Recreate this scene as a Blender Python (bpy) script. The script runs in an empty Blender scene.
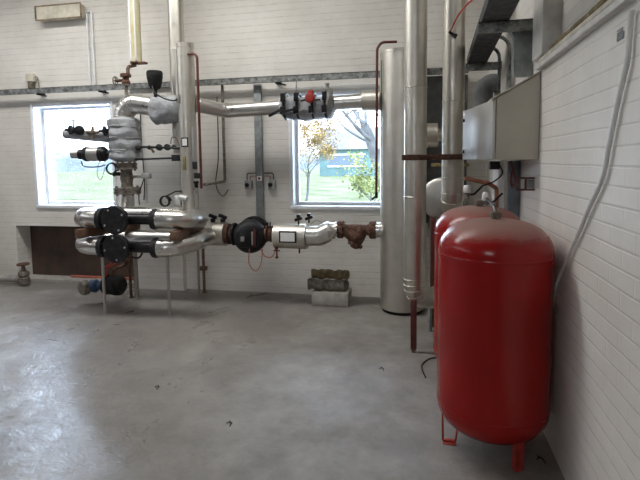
import bpy, bmesh, math, random
from mathutils import Vector, Matrix, noise
random.seed(7)
PI = math.pi
S = bpy.context.scene
C = S.collection

# ------------------------------------------------------------------ materials
def newmat(name):
    m = bpy.data.materials.new(name); m.use_nodes = True
    nt = m.node_tree; b = nt.nodes['Principled BSDF']
    return m, nt, b

def N(nt, t, **kw):
    n = nt.nodes.new(t)
    for k, v in kw.items():
        if k.startswith('_'): setattr(n, k[1:], v)
        else: n.inputs[k.replace('__', ' ')].default_value = v
    return n

def ramp(nt, src, stops):
    r = nt.nodes.new('ShaderNodeValToRGB')
    e = r.color_ramp.elements
    while len(e) < len(stops): e.new(0.5)
    for i, (p, c) in enumerate(stops):
        e[i].position = p; e[i].color = (c[0], c[1], c[2], 1) if not isinstance(c, (int, float)) else (c, c, c, 1)
    nt.links.new(src, r.inputs['Fac'])
    return r

def mat(name, col, rough=0.5, metal=0.0, var=0.12, scale=14, bump=0.0, bscale=40, col2=None, spec=None, coat=0):
    m, nt, b = newmat(name)
    tc = N(nt, 'ShaderNodeTexCoord')
    n = N(nt, 'ShaderNodeTexNoise', Scale=scale, Detail=6, Roughness=0.6)
    nt.links.new(tc.outputs['Object'], n.inputs['Vector'])
    c2 = col2 or tuple(max(0, c * (1 - var * 2)) for c in col)
    c1 = col if col2 else tuple(min(1, c * (1 + var)) for c in col)
    r = ramp(nt, n.outputs['Fac'], [(0.35, c2), (0.65, c1)])
    nt.links.new(r.outputs['Color'], b.inputs['Base Color'])
    b.inputs['Metallic'].default_value = metal
    rr = ramp(nt, n.outputs['Fac'], [(0.3, min(1, rough * 1.25)), (0.7, rough * 0.85)])
    nt.links.new(rr.outputs['Color'], b.inputs['Roughness'])
    if spec is not None: b.inputs['Specular IOR Level'].default_value = spec
    if coat: b.inputs['Coat Weight'].default_value = coat; b.inputs['Coat Roughness'].default_value = 0.12
    if bump:
        n2 = N(nt, 'ShaderNodeTexNoise', Scale=bscale, Detail=4)
        nt.links.new(tc.outputs['Object'], n2.inputs['Vector'])
        bp = N(nt, 'ShaderNodeBump', Strength=bump, Distance=0.02)
        nt.links.new(n2.outputs['Fac'], bp.inputs['Height'])
        nt.links.new(bp.outputs['Normal'], b.inputs['Normal'])
    return m

def brick_mat(name, axis, joint=0.4):
    m, nt, b = newmat(name)
    geo = N(nt, 'ShaderNodeNewGeometry')
    sep = N(nt, 'ShaderNodeSeparateXYZ'); nt.links.new(geo.outputs['Position'], sep.inputs[0])
    com = N(nt, 'ShaderNodeCombineXYZ')
    nt.links.new(sep.outputs[axis], com.inputs['X']); nt.links.new(sep.outputs['Z'], com.inputs['Y'])
    wn = N(nt, 'ShaderNodeTexNoise', Scale=2.2, Detail=3)
    nt.links.new(com.outputs[0], wn.inputs['Vector'])
    wm = N(nt, 'ShaderNodeVectorMath', _operation='SCALE'); wm.inputs['Scale'].default_value = 0.012
    nt.links.new(wn.outputs['Color'], wm.inputs[0])
    wa = N(nt, 'ShaderNodeVectorMath', _operation='ADD')
    nt.links.new(com.outputs[0], wa.inputs[0]); nt.links.new(wm.outputs[0], wa.inputs[1])
    br = N(nt, 'ShaderNodeTexBrick', Scale=1.0)
    br.inputs['Mortar Size'].default_value = 0.006
    br.inputs['Mortar Smooth'].default_value = 0.6
    br.inputs['Brick Width'].default_value = 0.225
    br.inputs['Row Height'].default_value = 0.075
    nt.links.new(wa.outputs[0], br.inputs['Vector'])
    bed = N(nt, 'ShaderNodeTexBrick', Scale=1.0)
    bed.inputs['Mortar Size'].default_value = 0.006; bed.inputs['Mortar Smooth'].default_value = 0.6
    bed.inputs['Brick Width'].default_value = 60.0; bed.inputs['Row Height'].default_value = 0.075
    nt.links.new(wa.outputs[0], bed.inputs['Vector'])
    jm = N(nt, 'ShaderNodeMath', _operation='MULTIPLY'); jm.inputs[1].default_value = 0.22
    nt.links.new(br.outputs['Fac'], jm.inputs[0])
    jf = N(nt, 'ShaderNodeMath', _operation='MAXIMUM')
    nt.links.new(jm.outputs[0], jf.inputs[0]); nt.links.new(bed.outputs['Fac'], jf.inputs[1])
    big = N(nt, 'ShaderNodeTexNoise', Scale=1.1, Detail=7, Roughness=0.65)
    nt.links.new(geo.outputs['Position'], big.inputs['Vector'])
    fine = N(nt, 'ShaderNodeTexNoise', Scale=9, Detail=8, Roughness=0.7)
    nt.links.new(geo.outputs['Position'], fine.inputs['Vector'])
    paint = ramp(nt, big.outputs['Fac'], [(0.3, (0.60, 0.57, 0.515)), (0.62, (0.74, 0.715, 0.665))])
    # mortar seen only in places: paint fills most joints
    mk = ramp(nt, fine.outputs['Fac'], [(0.40, 0.10), (0.60, 1.0)])
    mm = N(nt, 'ShaderNodeMath', _operation='MULTIPLY')
    nt.links.new(jf.outputs[0], mm.inputs[0]); nt.links.new(mk.outputs['Color'], mm.inputs[1])
    m2 = N(nt, 'ShaderNodeMath', _operation='MULTIPLY'); m2.inputs[1].default_value = joint
    nt.links.new(mm.outputs[0], m2.inputs[0])
    mix = N(nt, 'ShaderNodeMix', _data_type='RGBA')
    nt.links.new(m2.outputs[0], mix.inputs['Factor'])
    nt.links.new(paint.outputs['Color'], mix.inputs[6]); mix.inputs[7].default_value = (0.30, 0.28, 0.26, 1)
    # grime stains
    st = N(nt, 'ShaderNodeTexNoise', Scale=3.3, Detail=9, Roughness=0.75)
    nt.links.new(geo.outputs['Position'], st.inputs['Vector'])
    sr = ramp(nt, st.outputs['Fac'], [(0.60, 0.0), (0.78, 0.35)])
    mix2 = N(nt, 'ShaderNodeMix', _data_type='RGBA')
    nt.links.new(sr.outputs['Color'], mix2.inputs['Factor'])
    nt.links.new(mix.outputs[2], mix2.inputs[6]); mix2.inputs[7].default_value = (0.42, 0.38, 0.33, 1)
    nt.links.new(mix2.outputs[2], b.inputs['Base Color'])
    b.inputs['Roughness'].default_value = 0.55
    inv = N(nt, 'ShaderNodeMath', _operation='MULTIPLY_ADD'); inv.inputs[1].default_value = -1.0
    nt.links.new(jf.outputs[0], inv.inputs[0])
    sc = N(nt, 'ShaderNodeMath', _operation='MULTIPLY'); sc.inputs[1].default_value = 0.35
    nt.links.new(fine.outputs['Fac'], sc.inputs[0]); nt.links.new(sc.outputs[0], inv.inputs[2])
    bp = N(nt, 'ShaderNodeBump', Strength=0.45, Distance=0.006)
    nt.links.new(inv.outputs[0], bp.inputs['Height']); nt.links.new(bp.outputs['Normal'], b.inputs['Normal'])
    return m

def floor_mat():
    m, nt, b = newmat('polished_concrete')
    geo = N(nt, 'ShaderNodeNewGeometry')
    a = N(nt, 'ShaderNodeTexNoise', Scale=0.9, Detail=8, Roughness=0.62, Distortion=0.6)
    c = N(nt, 'ShaderNodeTexNoise', Scale=5.5, Detail=9, Roughness=0.7)
    d = N(nt, 'ShaderNodeTexNoise', Scale=2.3, Detail=8, Roughness=0.66, Distortion=1.0)
    for n in (a, c, d): nt.links.new(geo.outputs['Position'], n.inputs['Vector'])
    r1 = ramp(nt, a.outputs['Fac'], [(0.3, (0.165, 0.148, 0.130)), (0.52, (0.235, 0.217, 0.196)), (0.7, (0.30, 0.285, 0.262))])
    r2 = ramp(nt, c.outputs['Fac'], [(0.3, (0.72, 0.72, 0.72)), (0.7, (1.15, 1.15, 1.15))])
    mx = N(nt, 'ShaderNodeMix', _data_type='RGBA', _blend_type='MULTIPLY'); mx.inputs['Factor'].default_value = 1
    nt.links.new(r1.outputs['Color'], mx.inputs[6]); nt.links.new(r2.outputs['Color'], mx.inputs[7])
    nt.links.new(mx.outputs[2], b.inputs['Base Color'])
    rr = ramp(nt, d.outputs['Fac'], [(0.35, 0.0), (0.65, 0.20)])
    sx = N(nt, 'ShaderNodeSeparateXYZ'); nt.links.new(geo.outputs['Position'], sx.inputs[0])
    wx = N(nt, 'ShaderNodeMapRange')        # the left of the floor is worn smoother than the right
    for k_, v_ in (('From Min', -1.5), ('From Max', -0.75), ('To Min', 0.25), ('To Max', 0.50)): wx.inputs[k_].default_value = v_
    nt.links.new(sx.outputs['X'], wx.inputs['Value'])
    sm = N(nt, 'ShaderNodeMath', _operation='ADD')
    nt.links.new(rr.outputs['Color'], sm.inputs[0]); nt.links.new(wx.outputs[0], sm.inputs[1])
    nt.links.new(sm.outputs[0], b.inputs['Roughness'])
    b.inputs['Specular IOR Level'].default_value = 0.55
    bn = N(nt, 'ShaderNodeTexNoise', Scale=7, Detail=9, Roughness=0.72, Distortion=0.8)
    nt.links.new(geo.outputs['Position'], bn.inputs['Vector'])
    bp = N(nt, 'ShaderNodeBump', Strength=0.34, Distance=0.02)
    nt.links.new(bn.outputs['Fac'], bp.inputs['Height']); nt.links.new(bp.outputs['Normal'], b.inputs['Normal'])
    return m

def tank_mat():
    m, nt, b = newmat('red_enamel_dusty')
    geo = N(nt, 'ShaderNodeNewGeometry')
    sep = N(nt, 'ShaderNodeSeparateXYZ'); nt.links.new(geo.outputs['Normal'], sep.inputs[0])
    n = N(nt, 'ShaderNodeTexNoise', Scale=4.5, Detail=9, Roughness=0.72)
    nt.links.new(geo.outputs['Position'], n.inputs['Vector'])
    ad = N(nt, 'ShaderNodeMath', _operation='MULTIPLY_ADD'); ad.inputs[1].default_value = 0.55; 
    nt.links.new(n.outputs['Fac'], ad.inputs[0]); nt.links.new(sep.outputs['Z'], ad.inputs[2])
    r = ramp(nt, ad.outputs[0], [(0.80, 0.0), (1.0, 0.30)])
    mr = N(nt, 'ShaderNodeMapRange'); mr.inputs['From Min'].default_value = 0.78; mr.inputs['From Max'].default_value = 1.26
    mr.inputs['To Max'].default_value = 0.8
    nt.links.new(ad.outputs[0], mr.inputs['Value'])
    mx = N(nt, 'ShaderNodeMix', _data_type='RGBA')
    nt.links.new(mr.outputs[0], mx.inputs['Factor'])
    v = N(nt, 'ShaderNodeTexNoise', Scale=2.0, Detail=3); nt.links.new(geo.outputs['Position'], v.inputs['Vector'])
    vr = ramp(nt, v.outputs['Fac'], [(0.35, (0.25, 0.004, 0.003)), (0.65, (0.31, 0.005, 0.004))])
    nt.links.new(vr.outputs['Color'], mx.inputs[6]); mx.inputs[7].default_value = (0.27, 0.20, 0.165, 1)
    nt.links.new(mx.outputs[2], b.inputs['Base Color'])
    ra = N(nt, 'ShaderNodeMapRange'); ra.inputs['From Min'].default_value = 0.9; ra.inputs['From Max'].default_value = 1.3
    ra.inputs['To Min'].default_value = 0.22; ra.inputs['To Max'].default_value = 0.6
    b.inputs['Specular IOR Level'].default_value = 0.38; nt.links.new(ad.outputs[0], ra.inputs['Value']); nt.links.new(ra.outputs[0], b.inputs['Roughness'])
    return m

def clad(name, col=(0.70, 0.68, 0.64), rough=0.30):
    m, nt, b = newmat(name)
    geo = N(nt, 'ShaderNodeNewGeometry')
    n = N(nt, 'ShaderNodeTexNoise', Scale=5, Detail=6, Roughness=0.6)
    nt.links.new(geo.outputs['Position'], n.inputs['Vector'])
    r = ramp(nt, n.outputs['Fac'], [(0.3, tuple(c * 0.82 for c in col)), (0.7, col)])
    nt.links.new(r.outputs['Color'], b.inputs['Base Color'])
    b.inputs['Metallic'].default_value = 1.0
    rr = ramp(nt, n.outputs['Fac'], [(0.3, rough * 1.3), (0.7, rough * 0.8)])
    nt.links.new(rr.outputs['Color'], b.inputs['Roughness'])
    return m

def glass_mat():
    m, nt, b = newmat('window_glass'); nt.nodes.remove(b)
    out = nt.nodes['Material Output']
    t = N(nt, 'ShaderNodeBsdfTransparent'); t.inputs[0].default_value = (0.94, 0.97, 1.0, 1)
    g = N(nt, 'ShaderNodeBsdfGlossy'); g.inputs['Roughness'].default_value = 0.03
    f = N(nt, 'ShaderNodeFresnel'); f.inputs[0].default_value = 1.45
    mx = N(nt, 'ShaderNodeMixShader')
    nt.links.new(f.outputs[0], mx.inputs[0]); nt.links.new(t.outputs[0], mx.inputs[1]); nt.links.new(g.outputs[0], mx.inputs[2])
    nt.links.new(mx.outputs[0], out.inputs['Surface'])
    return m

M = dict(
    brick_b=brick_mat('painted_brick_back', 'X'), brick_r=brick_mat('painted_brick_right', 'Y', 0.2),
    floor=floor_mat(), red=tank_mat(), alu=clad('aluminium_cladding'), aluw=clad('warm_aluminium_cladding', (0.66, 0.63, 0.56), 0.42),
    alud=clad('dull_aluminium_cladding', (0.50, 0.48, 0.45), 0.42),
    glass=glass_mat(),
    white=mat('white_gloss_paint', (0.78, 0.80, 0.82), 0.35, var=0.05),
    cream=mat('aged_cream_plastic', (0.62, 0.58, 0.47), 0.5, var=0.12, scale=9),
    creamrim=mat('brown_stained_rim', (0.32, 0.24, 0.15), 0.6, var=0.3),
    yellowish=mat('yellowed_pipe_paint', (0.60, 0.57, 0.42), 0.4, var=0.1, scale=4, col2=(0.48, 0.41, 0.20)),
    ceil=mat('bounce_cut_ceiling', (0.34, 0.31, 0.27), 0.8, var=0.1), dimbrick=mat('bounce_cut_brick', (0.20, 0.15, 0.12), 0.85, var=0.25, scale=3),  # unseen ceiling, left and front walls coloured dark to cut bounced light
    steel=mat('galvanised_steel', (0.26, 0.27, 0.26), 0.5, 0.6, var=0.3, scale=22, bump=0.15),
    beam=mat('dark_grey_steel', (0.055, 0.057, 0.062), 0.55, 0.2, var=0.12),
    strut=mat('grey_strut_paint', (0.25, 0.27, 0.27), 0.5, 0.2, var=0.15),
    slate=mat('slate_blue_steel', (0.15, 0.18, 0.21), 0.55, 0.1, var=0.15, scale=5),
    darkpanel=mat('grey_panel_paint', (0.16, 0.165, 0.165), 0.8, 0.0, var=0.2, scale=4, spec=0.2),
    black=mat('black_plastic', (0.012, 0.012, 0.014), 0.32, var=0.2, spec=0.3),
    blackm=mat('black_cast_iron', (0.018, 0.018, 0.020), 0.5, 0.0, var=0.3, bump=0.1, spec=0.3),
    rubber=mat('black_rubber', (0.012, 0.012, 0.012), 0.75, var=0.2, spec=0.3),
    rust=mat('rusty_iron', (0.16, 0.075, 0.045), 0.8, 0.1, scale=30, bump=0.35, col2=(0.05, 0.028, 0.02)),
    rustl=mat('light_rusty_iron', (0.24, 0.15, 0.10), 0.75, 0.1, scale=30, bump=0.3, col2=(0.11, 0.07, 0.05)),
    greyiron=mat('dirty_grey_iron', (0.26, 0.235, 0.20), 0.6, 0.3, scale=24, bump=0.3, col2=(0.11, 0.085, 0.06)),
    redbrown=mat('red_oxide_pipe', (0.115, 0.024, 0.018), 0.4, var=0.2),
    redp=mat('red_paint', (0.36, 0.03, 0.02), 0.4, var=0.2),
    redcable=mat('red_cable', (0.55, 0.05, 0.03), 0.4, var=0.1),
    orange=mat('orange_cable', (0.45, 0.13, 0.08), 0.5, var=0.1),
    blanket=mat('grey_insulation_fabric', (0.36, 0.37, 0.385), 0.6, 0.0, var=0.15, scale=6, bump=0.7, bscale=16),
    foil=mat('pale_wrapped_insulation', (0.31, 0.295, 0.27), 0.6, 0.0, var=0.15, scale=8, bump=0.35, bscale=10),
    wood=mat('brown_timber', (0.16, 0.085, 0.05), 0.7, scale=9, bump=0.2, col2=(0.10, 0.05, 0.03)),
    brown=mat('brown_stained_board', (0.10, 0.055, 0.035), 0.5, scale=2.2, col2=(0.035, 0.026, 0.023)),
    concrete=mat('pale_concrete_block', (0.40, 0.38, 0.345), 0.85, var=0.1, scale=12, bump=0.2),
    wool=mat('mineral_wool_shell', (0.22, 0.20, 0.17), 0.95, var=0.3, scale=12, bump=0.6, bscale=30, col2=(0.09, 0.08, 0.065)),
    woolin=mat('yellow_mineral_wool', (0.30, 0.24, 0.13), 0.95, var=0.3, scale=14, bump=0.6, col2=(0.13, 0.10, 0.055)),
    boxgrey=mat('grey_beige_enamel', (0.50, 0.47, 0.39), 0.45, 0.0, var=0.06, scale=3),
    door=mat('satin_steel_door', (0.50, 0.49, 0.47), 0.36, 0.75, var=0.06, scale=3),
    blue=mat('blue_enamel', (0.02, 0.06, 0.14), 0.35, var=0.2),
    ivory=mat('old_white_paint', (0.62, 0.60, 0.56), 0.5, var=0.06),
    grey=mat('mid_grey_plastic', (0.33, 0.33, 0.32), 0.5, var=0.1),
    paper=mat('white_paper', (0.78, 0.78, 0.78), 0.7, var=0.03),
    copper=mat('tarnished_copper', (0.45, 0.20, 0.13), 0.4, 0.6, var=0.25, scale=20),
    brass=mat('dull_brass', (0.42, 0.34, 0.16), 0.4, 0.7, var=0.2),
    chrome=mat('zinc_bolt', (0.6, 0.6, 0.6), 0.3, 1.0, var=0.1),
    clear=mat('milky_plastic', (0.70, 0.70, 0.68), 0.25, var=0.08),
    grass=mat('grass', (0.16, 0.20, 0.12), 0.9, var=0.2, scale=0.7, spec=0.1),
    hill=mat('haze_tinted_trees', (0.22, 0.27, 0.31), 0.95, var=0.2, scale=0.12, spec=0.0),  # distance haze mixed into the tree colour
    shedwall=mat('teal_boards', (0.13, 0.23, 0.25), 0.8, var=0.1, scale=0.5),
    shedroof=mat('pale_slate_roof', (0.20, 0.22, 0.25), 0.7, var=0.08, scale=0.5),
    bark=mat('grey_bark', (0.16, 0.17, 0.19), 0.9, var=0.2, scale=3),
    leaf=mat('ochre_leaves', (0.42, 0.30, 0.12), 0.8, var=0.3, scale=2),
    leafg=mat('yellow_green_leaves', (0.34, 0.40, 0.16), 0.8, var=0.3, scale=2),
    shedwin=mat('pale_window_boards', (0.14, 0.19, 0.27), 0.6, var=0.06),
)
# ------------------------------------------------------------------ mesh helpers (all in world coordinates)
def BM(): return bmesh.new()

def box(bm, x0, x1, y0, y1, z0, z1, bev=0.0, rot=None, cen=None):
    r = bmesh.ops.create_cube(bm, size=1)
    vs = r['verts']
    for v in vs:
        v.co = Vector(((v.co.x + .5) * (x1 - x0) + x0, (v.co.y + .5) * (y1 - y0) + y0, (v.co.z + .5) * (z1 - z0) + z0))
    if bev:
        es = list({e for v in vs for e in v.link_edges})
        rr = bmesh.ops.bevel(bm, geom=es, offset=bev, segments=2, affect='EDGES', profile=0.5)
        vs = list({v for f in rr['faces'] for v in f.verts} | {v for v in vs if v.is_valid})
    if rot is not None:
        c = Vector(cen) if cen is not None else Vector(((x0 + x1) / 2, (y0 + y1) / 2, (z0 + z1) / 2))
        for v in vs: v.co = c + rot @ (v.co - c)
    return vs

def R(ax, deg): return Matrix.Rotation(math.radians(deg), 3, ax)

def prism(bm, poly, axis, a, b):
    """poly: 2D points; axis: extrusion axis 'X','Y','Z' between a and b"""
    def P(p, t):
        return {'X': (t, p[0], p[1]), 'Y': (p[0], t, p[1]), 'Z': (p[0], p[1], t)}[axis]
    v0 = [bm.verts.new(P(p, a)) for p in poly]; v1 = [bm.verts.new(P(p, b)) for p in poly]
    bm.faces.new(v0); bm.faces.new(v1[::-1])
    for i in range(len(poly)):
        j = (i + 1) % len(poly); bm.faces.new((v0[j], v0[i], v1[i], v1[j]))

def fillet(pts, rad, n=8):
    """round the corners of a polyline"""
    P = [Vector(p) for p in pts]; out = [P[0]]
    for i in range(1, len(P) - 1):
        a, b, c = P[i - 1], P[i], P[i + 1]
        u = (a - b).normalized(); w = (c - b).normalized()
        ang = u.angle(w)
        if ang > PI - 0.02: out.append(b); continue
        rr = rad[i - 1] if isinstance(rad, (list, tuple)) else rad
        d = rr / math.tan(ang / 2)
        d = min(d, (a - b).length * 0.49 if i > 1 else (a - b).length * 0.98, (c - b).length * (0.49 if i < len(P) - 2 else 0.98))
        rr = d * math.tan(ang / 2)
        cen = b + (u + w).normalized() * (rr / math.sin(ang / 2))
        s = b + u * d - cen; e = b + w * d - cen
        tot = s.angle(e); ax = s.cross(e).normalized()
        for k in range(n + 1):
            out.append(cen + Matrix.Rotation(tot * k / n, 3, ax) @ s)
    out.append(P[-1]); return out

def smooth(pts, sub=6):
    """catmull-rom through the points"""
    P = [Vector(p) for p in pts]; out = []
    for i in range(len(P) - 1):
        p0 = P[max(i - 1, 0)]; p1 = P[i]; p2 = P[i + 1]; p3 = P[min(i + 2, len(P) - 1)]
        for k in range(sub):
            t = k / sub
            out.append(0.5 * ((2 * p1) + (-p0 + p2) * t + (2 * p0 - 5 * p1 + 4 * p2 - p3) * t * t + (-p0 + 3 * p1 - 3 * p2 + p3) * t ** 3))
    out.append(P[-1]); return out

def sweep(bm, pts, r, seg=20, cap=True, nz=0.0, nsc=6.0, closed=False):
    P = [Vector(p) for p in pts]; n = len(P)
    R_ = r if isinstance(r, (list, tuple)) else [r] * n
    T = []
    for i in range(n):
        a = P[max(i - 1, 0)]; b = P[min(i + 1, n - 1)]
        if closed: a = P[(i - 1) % n]; b = P[(i + 1) % n]
        t = (b - a); T.append(t.normalized() if t.length > 1e-9 else (T[-1] if T else Vector((0, 0, 1))))
    up = Vector((0, 0, 1)) if abs(T[0].z) < 0.9 else Vector((0, 1, 0))
    nrm = (up - T[0] * up.dot(T[0])).normalized()
    rings = []
    for i in range(n):
        if i:
            q = T[i - 1].rotation_difference(T[i]); nrm = q @ nrm
            nrm = (nrm - T[i] * nrm.dot(T[i])).normalized()
        bi = T[i].cross(nrm); ring = []
        for k in range(seg):
            a = 2 * PI * k / seg
            d = nrm * math.cos(a) + bi * math.sin(a)
            rr = R_[i]
            co = P[i] + d * rr
            if nz and R_[i] > 1e-4: co += d * nz * noise.noise(co * nsc)
            ring.append(bm.verts.new(co))
        rings.append(ring)
    for i in range(n - 1 + (1 if closed else 0)):
        A, B = rings[i], rings[(i + 1) % n]
        for k in range(seg):
            j = (k + 1) % seg
            bm.faces.new((A[k], A[j], B[j], B[k]))
    if cap and not closed:
        bm.faces.new(rings[0][::-1]); bm.faces.new(rings[-1])
    return rings

def lathe(bm, prof, origin, axis=(0, 0, 1), seg=32):
    """prof: (distance along axis, radius)"""
    o = Vector(origin); ax = Vector(axis).normalized()
    up = Vector((0, 0, 1)) if abs(ax.z) < 0.9 else Vector((0, 1, 0))
    n1 = (up - ax * up.dot(ax)).normalized(); n2 = ax.cross(n1)
    rings = []
    for d, r in prof:
        r = max(r, 1e-4)
        rings.append([bm.verts.new(o + ax * d + (n1 * math.cos(2 * PI * k / seg) + n2 * math.sin(2 * PI * k / seg)) * r) for k in range(seg)])
    for A, B in zip(rings, rings[1:]):
        for k in range(seg):
            j = (k + 1) % seg; bm.faces.new((A[k], A[j], B[j], B[k]))
    bm.faces.new(rings[0][::-1]); bm.faces.new(rings[-1])

def bands(bm, pts, r, ts, w=0.006, h=0.004, seg=28):
    """raised joint rings along a path at arc-length fractions/positions ts"""
    P = [Vector(p) for p in pts]
    L = [0]
    for a, b in zip(P, P[1:]): L.append(L[-1] + (b - a).length)
    for t in ts:
        s = t if t >= 0 else L[-1] + t
        for i in range(len(P) - 1):
            if L[i] <= s <= L[i + 1]:
                d = (P[i + 1] - P[i]).normalized(); p = P[i] + d * (s - L[i])
                lathe(bm, [(-w, r - .002), (-w, r + h * .6), (-w * .4, r + h), (w * .4, r + h), (w, r + h * .6), (w, r - .002)], p, d, seg); break

def bolts(bm, cen, axis, rad, n, r=0.009, h=0.012, phase=0.3, both=0.0):
    ax = Vector(axis).normalized(); up = Vector((0, 0, 1)) if abs(ax.z) < 0.9 else Vector((0, 1, 0))
    n1 = (up - ax * up.dot(ax)).normalized(); n2 = ax.cross(n1); c = Vector(cen)
    for k in range(n):
        a = phase + 2 * PI * k / n
        p = c + (n1 * math.cos(a) + n2 * math.sin(a)) * rad
        lathe(bm, [(-both, r), (h, r), (h + 0.002, r * .7)], p, ax, 6)

def flange(bm, cen, axis, r, t, nb=8, hub=0.0):
    """two plates back to back with bolts, centred on cen"""
    ax = Vector(axis).normalized(); c = Vector(cen)
    g = t * 0.06
    lathe(bm, [(-t, r * .97), (-t * .95, r), (-g, r), (-g, r * .82), (g, r * .82), (g, r), (t * .95, r), (t, r * .97)], c, ax, 36)
    bolts(bm, c + ax * t, ax, r * .82, nb, r * .075, t * .45, both=2 * t + t * .45)
    if hub: lathe(bm, [(-t * 2.2, hub), (-t, hub * 1.18), (t, hub * 1.18), (t * 2.2, hub)], c, ax, 28)

# ------------------------------------------------------------------ object helpers
WORLD = {}
def obj(name, bm, material, parent=None, sharp=35):
    bmesh.ops.recalc_face_normals(bm, faces=bm.faces[:])
    me = bpy.data.meshes.new(name)
    xs = [v.co for v in bm.verts]
    lo = Vector((min(v.x for v in xs), min(v.y for v in xs), min(v.z for v in xs)))
    hi = Vector((max(v.x for v in xs), max(v.y for v in xs), max(v.z for v in xs)))
    org = Vector(((lo.x + hi.x) / 2, (lo.y + hi.y) / 2, lo.z))
    for v in bm.verts: v.co -= org
    bm.to_mesh(me); bm.free()
    for p in me.polygons: p.use_smooth = True
    me.set_sharp_from_angle(angle=math.radians(sharp))
    me.materials.append(M[material] if isinstance(material, str) else material)
    o = bpy.data.objects.new(name, me); C.objects.link(o)
    WORLD[o.name] = org
    if parent is not None:
        o.parent = parent; o.location = org - WORLD[parent.name]
    else: o.location = org
    return o

def thing(name, label, cat, loc, group=None):
    o = bpy.data.objects.new(name, None); C.objects.link(o)
    o.empty_display_size = 0.1
    o.location = loc; WORLD[o.name] = Vector(loc); o['label'] = label; o['category'] = cat
    if group: o['group'] = group
    return o

def tag(o, label, cat, group=None, kind=None):
    o['label'] = label; o['category'] = cat
    if group: o['group'] = group
    if kind: o['kind'] = kind
    return o

def struct(name, bm, m, parent=None, label=None):
    o = obj(name, bm, m, parent)
    if parent is None: o['kind'] = 'structure'; o['category'] = name.split('_')[0]; o['label'] = label or name.replace('_', ' ')
    return o

def copy_tree(o, parent=None, off=Vector((0, 0, 0))):
    c = o.copy(); C.objects.link(c)
    WORLD[c.name] = WORLD[o.name] + off
    if parent is not None: c.parent = parent
    else: c.location = o.location + off
    for ch in [x for x in o.children]: copy_tree(ch, c, off)
    return c

# ================================================================== SETTING
RX, BY, LX, FY, CZ = 0.72, 5.57, -8.0, -5.0, 4.3
T = 0.3
bm = BM(); box(bm, LX - .3, RX + .5, FY - .3, BY + T, -0.2, 0)
struct('floor', bm, 'floor', label='worn grey concrete floor of the plant room')

def wall_cells(bm, axis, u0, u1, z0, z1, a, b, holes):
    us = sorted({u0, u1, *[h[0] for h in holes], *[h[1] for h in holes]})
    zs = sorted({z0, z1, *[h[2] for h in holes], *[h[3] for h in holes]})
    for i in range(len(us) - 1):
        for j in range(len(zs) - 1):
            cu, cz = (us[i] + us[i + 1]) / 2, (zs[j] + zs[j + 1]) / 2
            if any(h[0] < cu < h[1] and h[2] < cz < h[3] for h in holes): continue
            if axis == 'X': box(bm, us[i], us[i + 1], a, b, zs[j], zs[j + 1])
            else: box(bm, a, b, us[i], us[i + 1], zs[j], zs[j + 1])
    bmesh.ops.remove_doubles(bm, verts=bm.verts[:], dist=1e-5)
    seen = {}
    for f in bm.faces[:]:
        k = tuple(round(c, 4) for c in f.calc_center_median())
        seen.setdefault(k, []).append(f)
    bmesh.ops.delete(bm, geom=[f for v in seen.values() if len(v) > 1 for f in v], context='FACES')

W0 = (-7.6, -6.1, 1.06, 2.385); W1 = (-5.06, -3.90, 1.06, 2.385); W2 = (-1.50, -0.36, 1.07, 2.385)
REC = (-5.45, -3.45, 0.0, 0.78)
bm = BM(); wall_cells(bm, 'X', LX, RX + .5, 0, CZ, BY, BY + T, [W0, W1, W2, REC])
box(bm, -3.55, -2.92, BY - .09, BY, 0, CZ)                       # shallow brick pier
wb = struct('wall_back', bm, 'brick_b', label='white painted brick back wall with two windows')
bm = BM(); box(bm, REC[0] + .003, REC[1] - .003, BY + .24, BY + .27, 0.002, REC[3] - .003)
tag(obj('wall_board', bm, 'brown'), 'brown stained board closing the low recess under the left window', 'panel')
bm = BM(); box(bm, REC[0] + .004, REC[1] - .004, BY + .004, BY + .238, 0.001, 0.04)
tag(obj('recess_step', bm, 'concrete'), 'low pale concrete step in front of the brown board', 'step')
bm = BM(); sweep(bm, [(-4.75, BY + .16, .058), (-3.5, BY + .16, .058)], .018, 12)
tag(obj('red_oxide_pipe', bm, 'orange'), 'thin orange-red pipe lying along the foot of the brown recess board', 'pipe')

# right wall: lower thick part, upper set back above the ledge near the camera
bm = BM()
box(bm, RX, RX + .4, FY, BY + .01, 0, 2.165)
box(bm, RX, RX + .4, 3.2, BY + .01, 2.165, CZ)
box(bm, RX + .07, RX + .4, FY, 3.2, 2.165, CZ)
struct('wall_right', bm, 'brick_r', label='white painted brick wall on the right')
bm = BM(); box(bm, RX - .035, RX + .12, 3.05, 3.30, 2.21, CZ, .006)
struct('trim_1', bm, 'ivory', label='white boxed pier above the end of the wall ledge')
# ledge with its loose cover boards
led = thing('wall_ledge', 'long sagging ledge of pale boards along the right wall above the cabinet end', 'ledge', (RX, 2.2, 2.10))
bm = BM(); box(bm, RX - .035, RX + .02, 0.6, 3.20, 2.140, 2.170, .005); obj('lower_board', bm, 'ivory', led)
bm = BM(); box(bm, RX - .02, RX + .06, 0.6, 3.20, 2.182, 2.206, .005); obj('upper_board', bm, 'cream', led)
bm = BM(); sweep(bm, smooth([(RX + .03, 3.16, 2.235), (RX + .02, 2.6, 2.225), (RX + .03, 2.0, 2.245), (RX + .03, 1.2, 2.23), (RX + .03, .7, 2.23)], 14), .028, 12, nz=.010, nsc=7)
obj('packing', bm, 'woolin', led)

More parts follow.
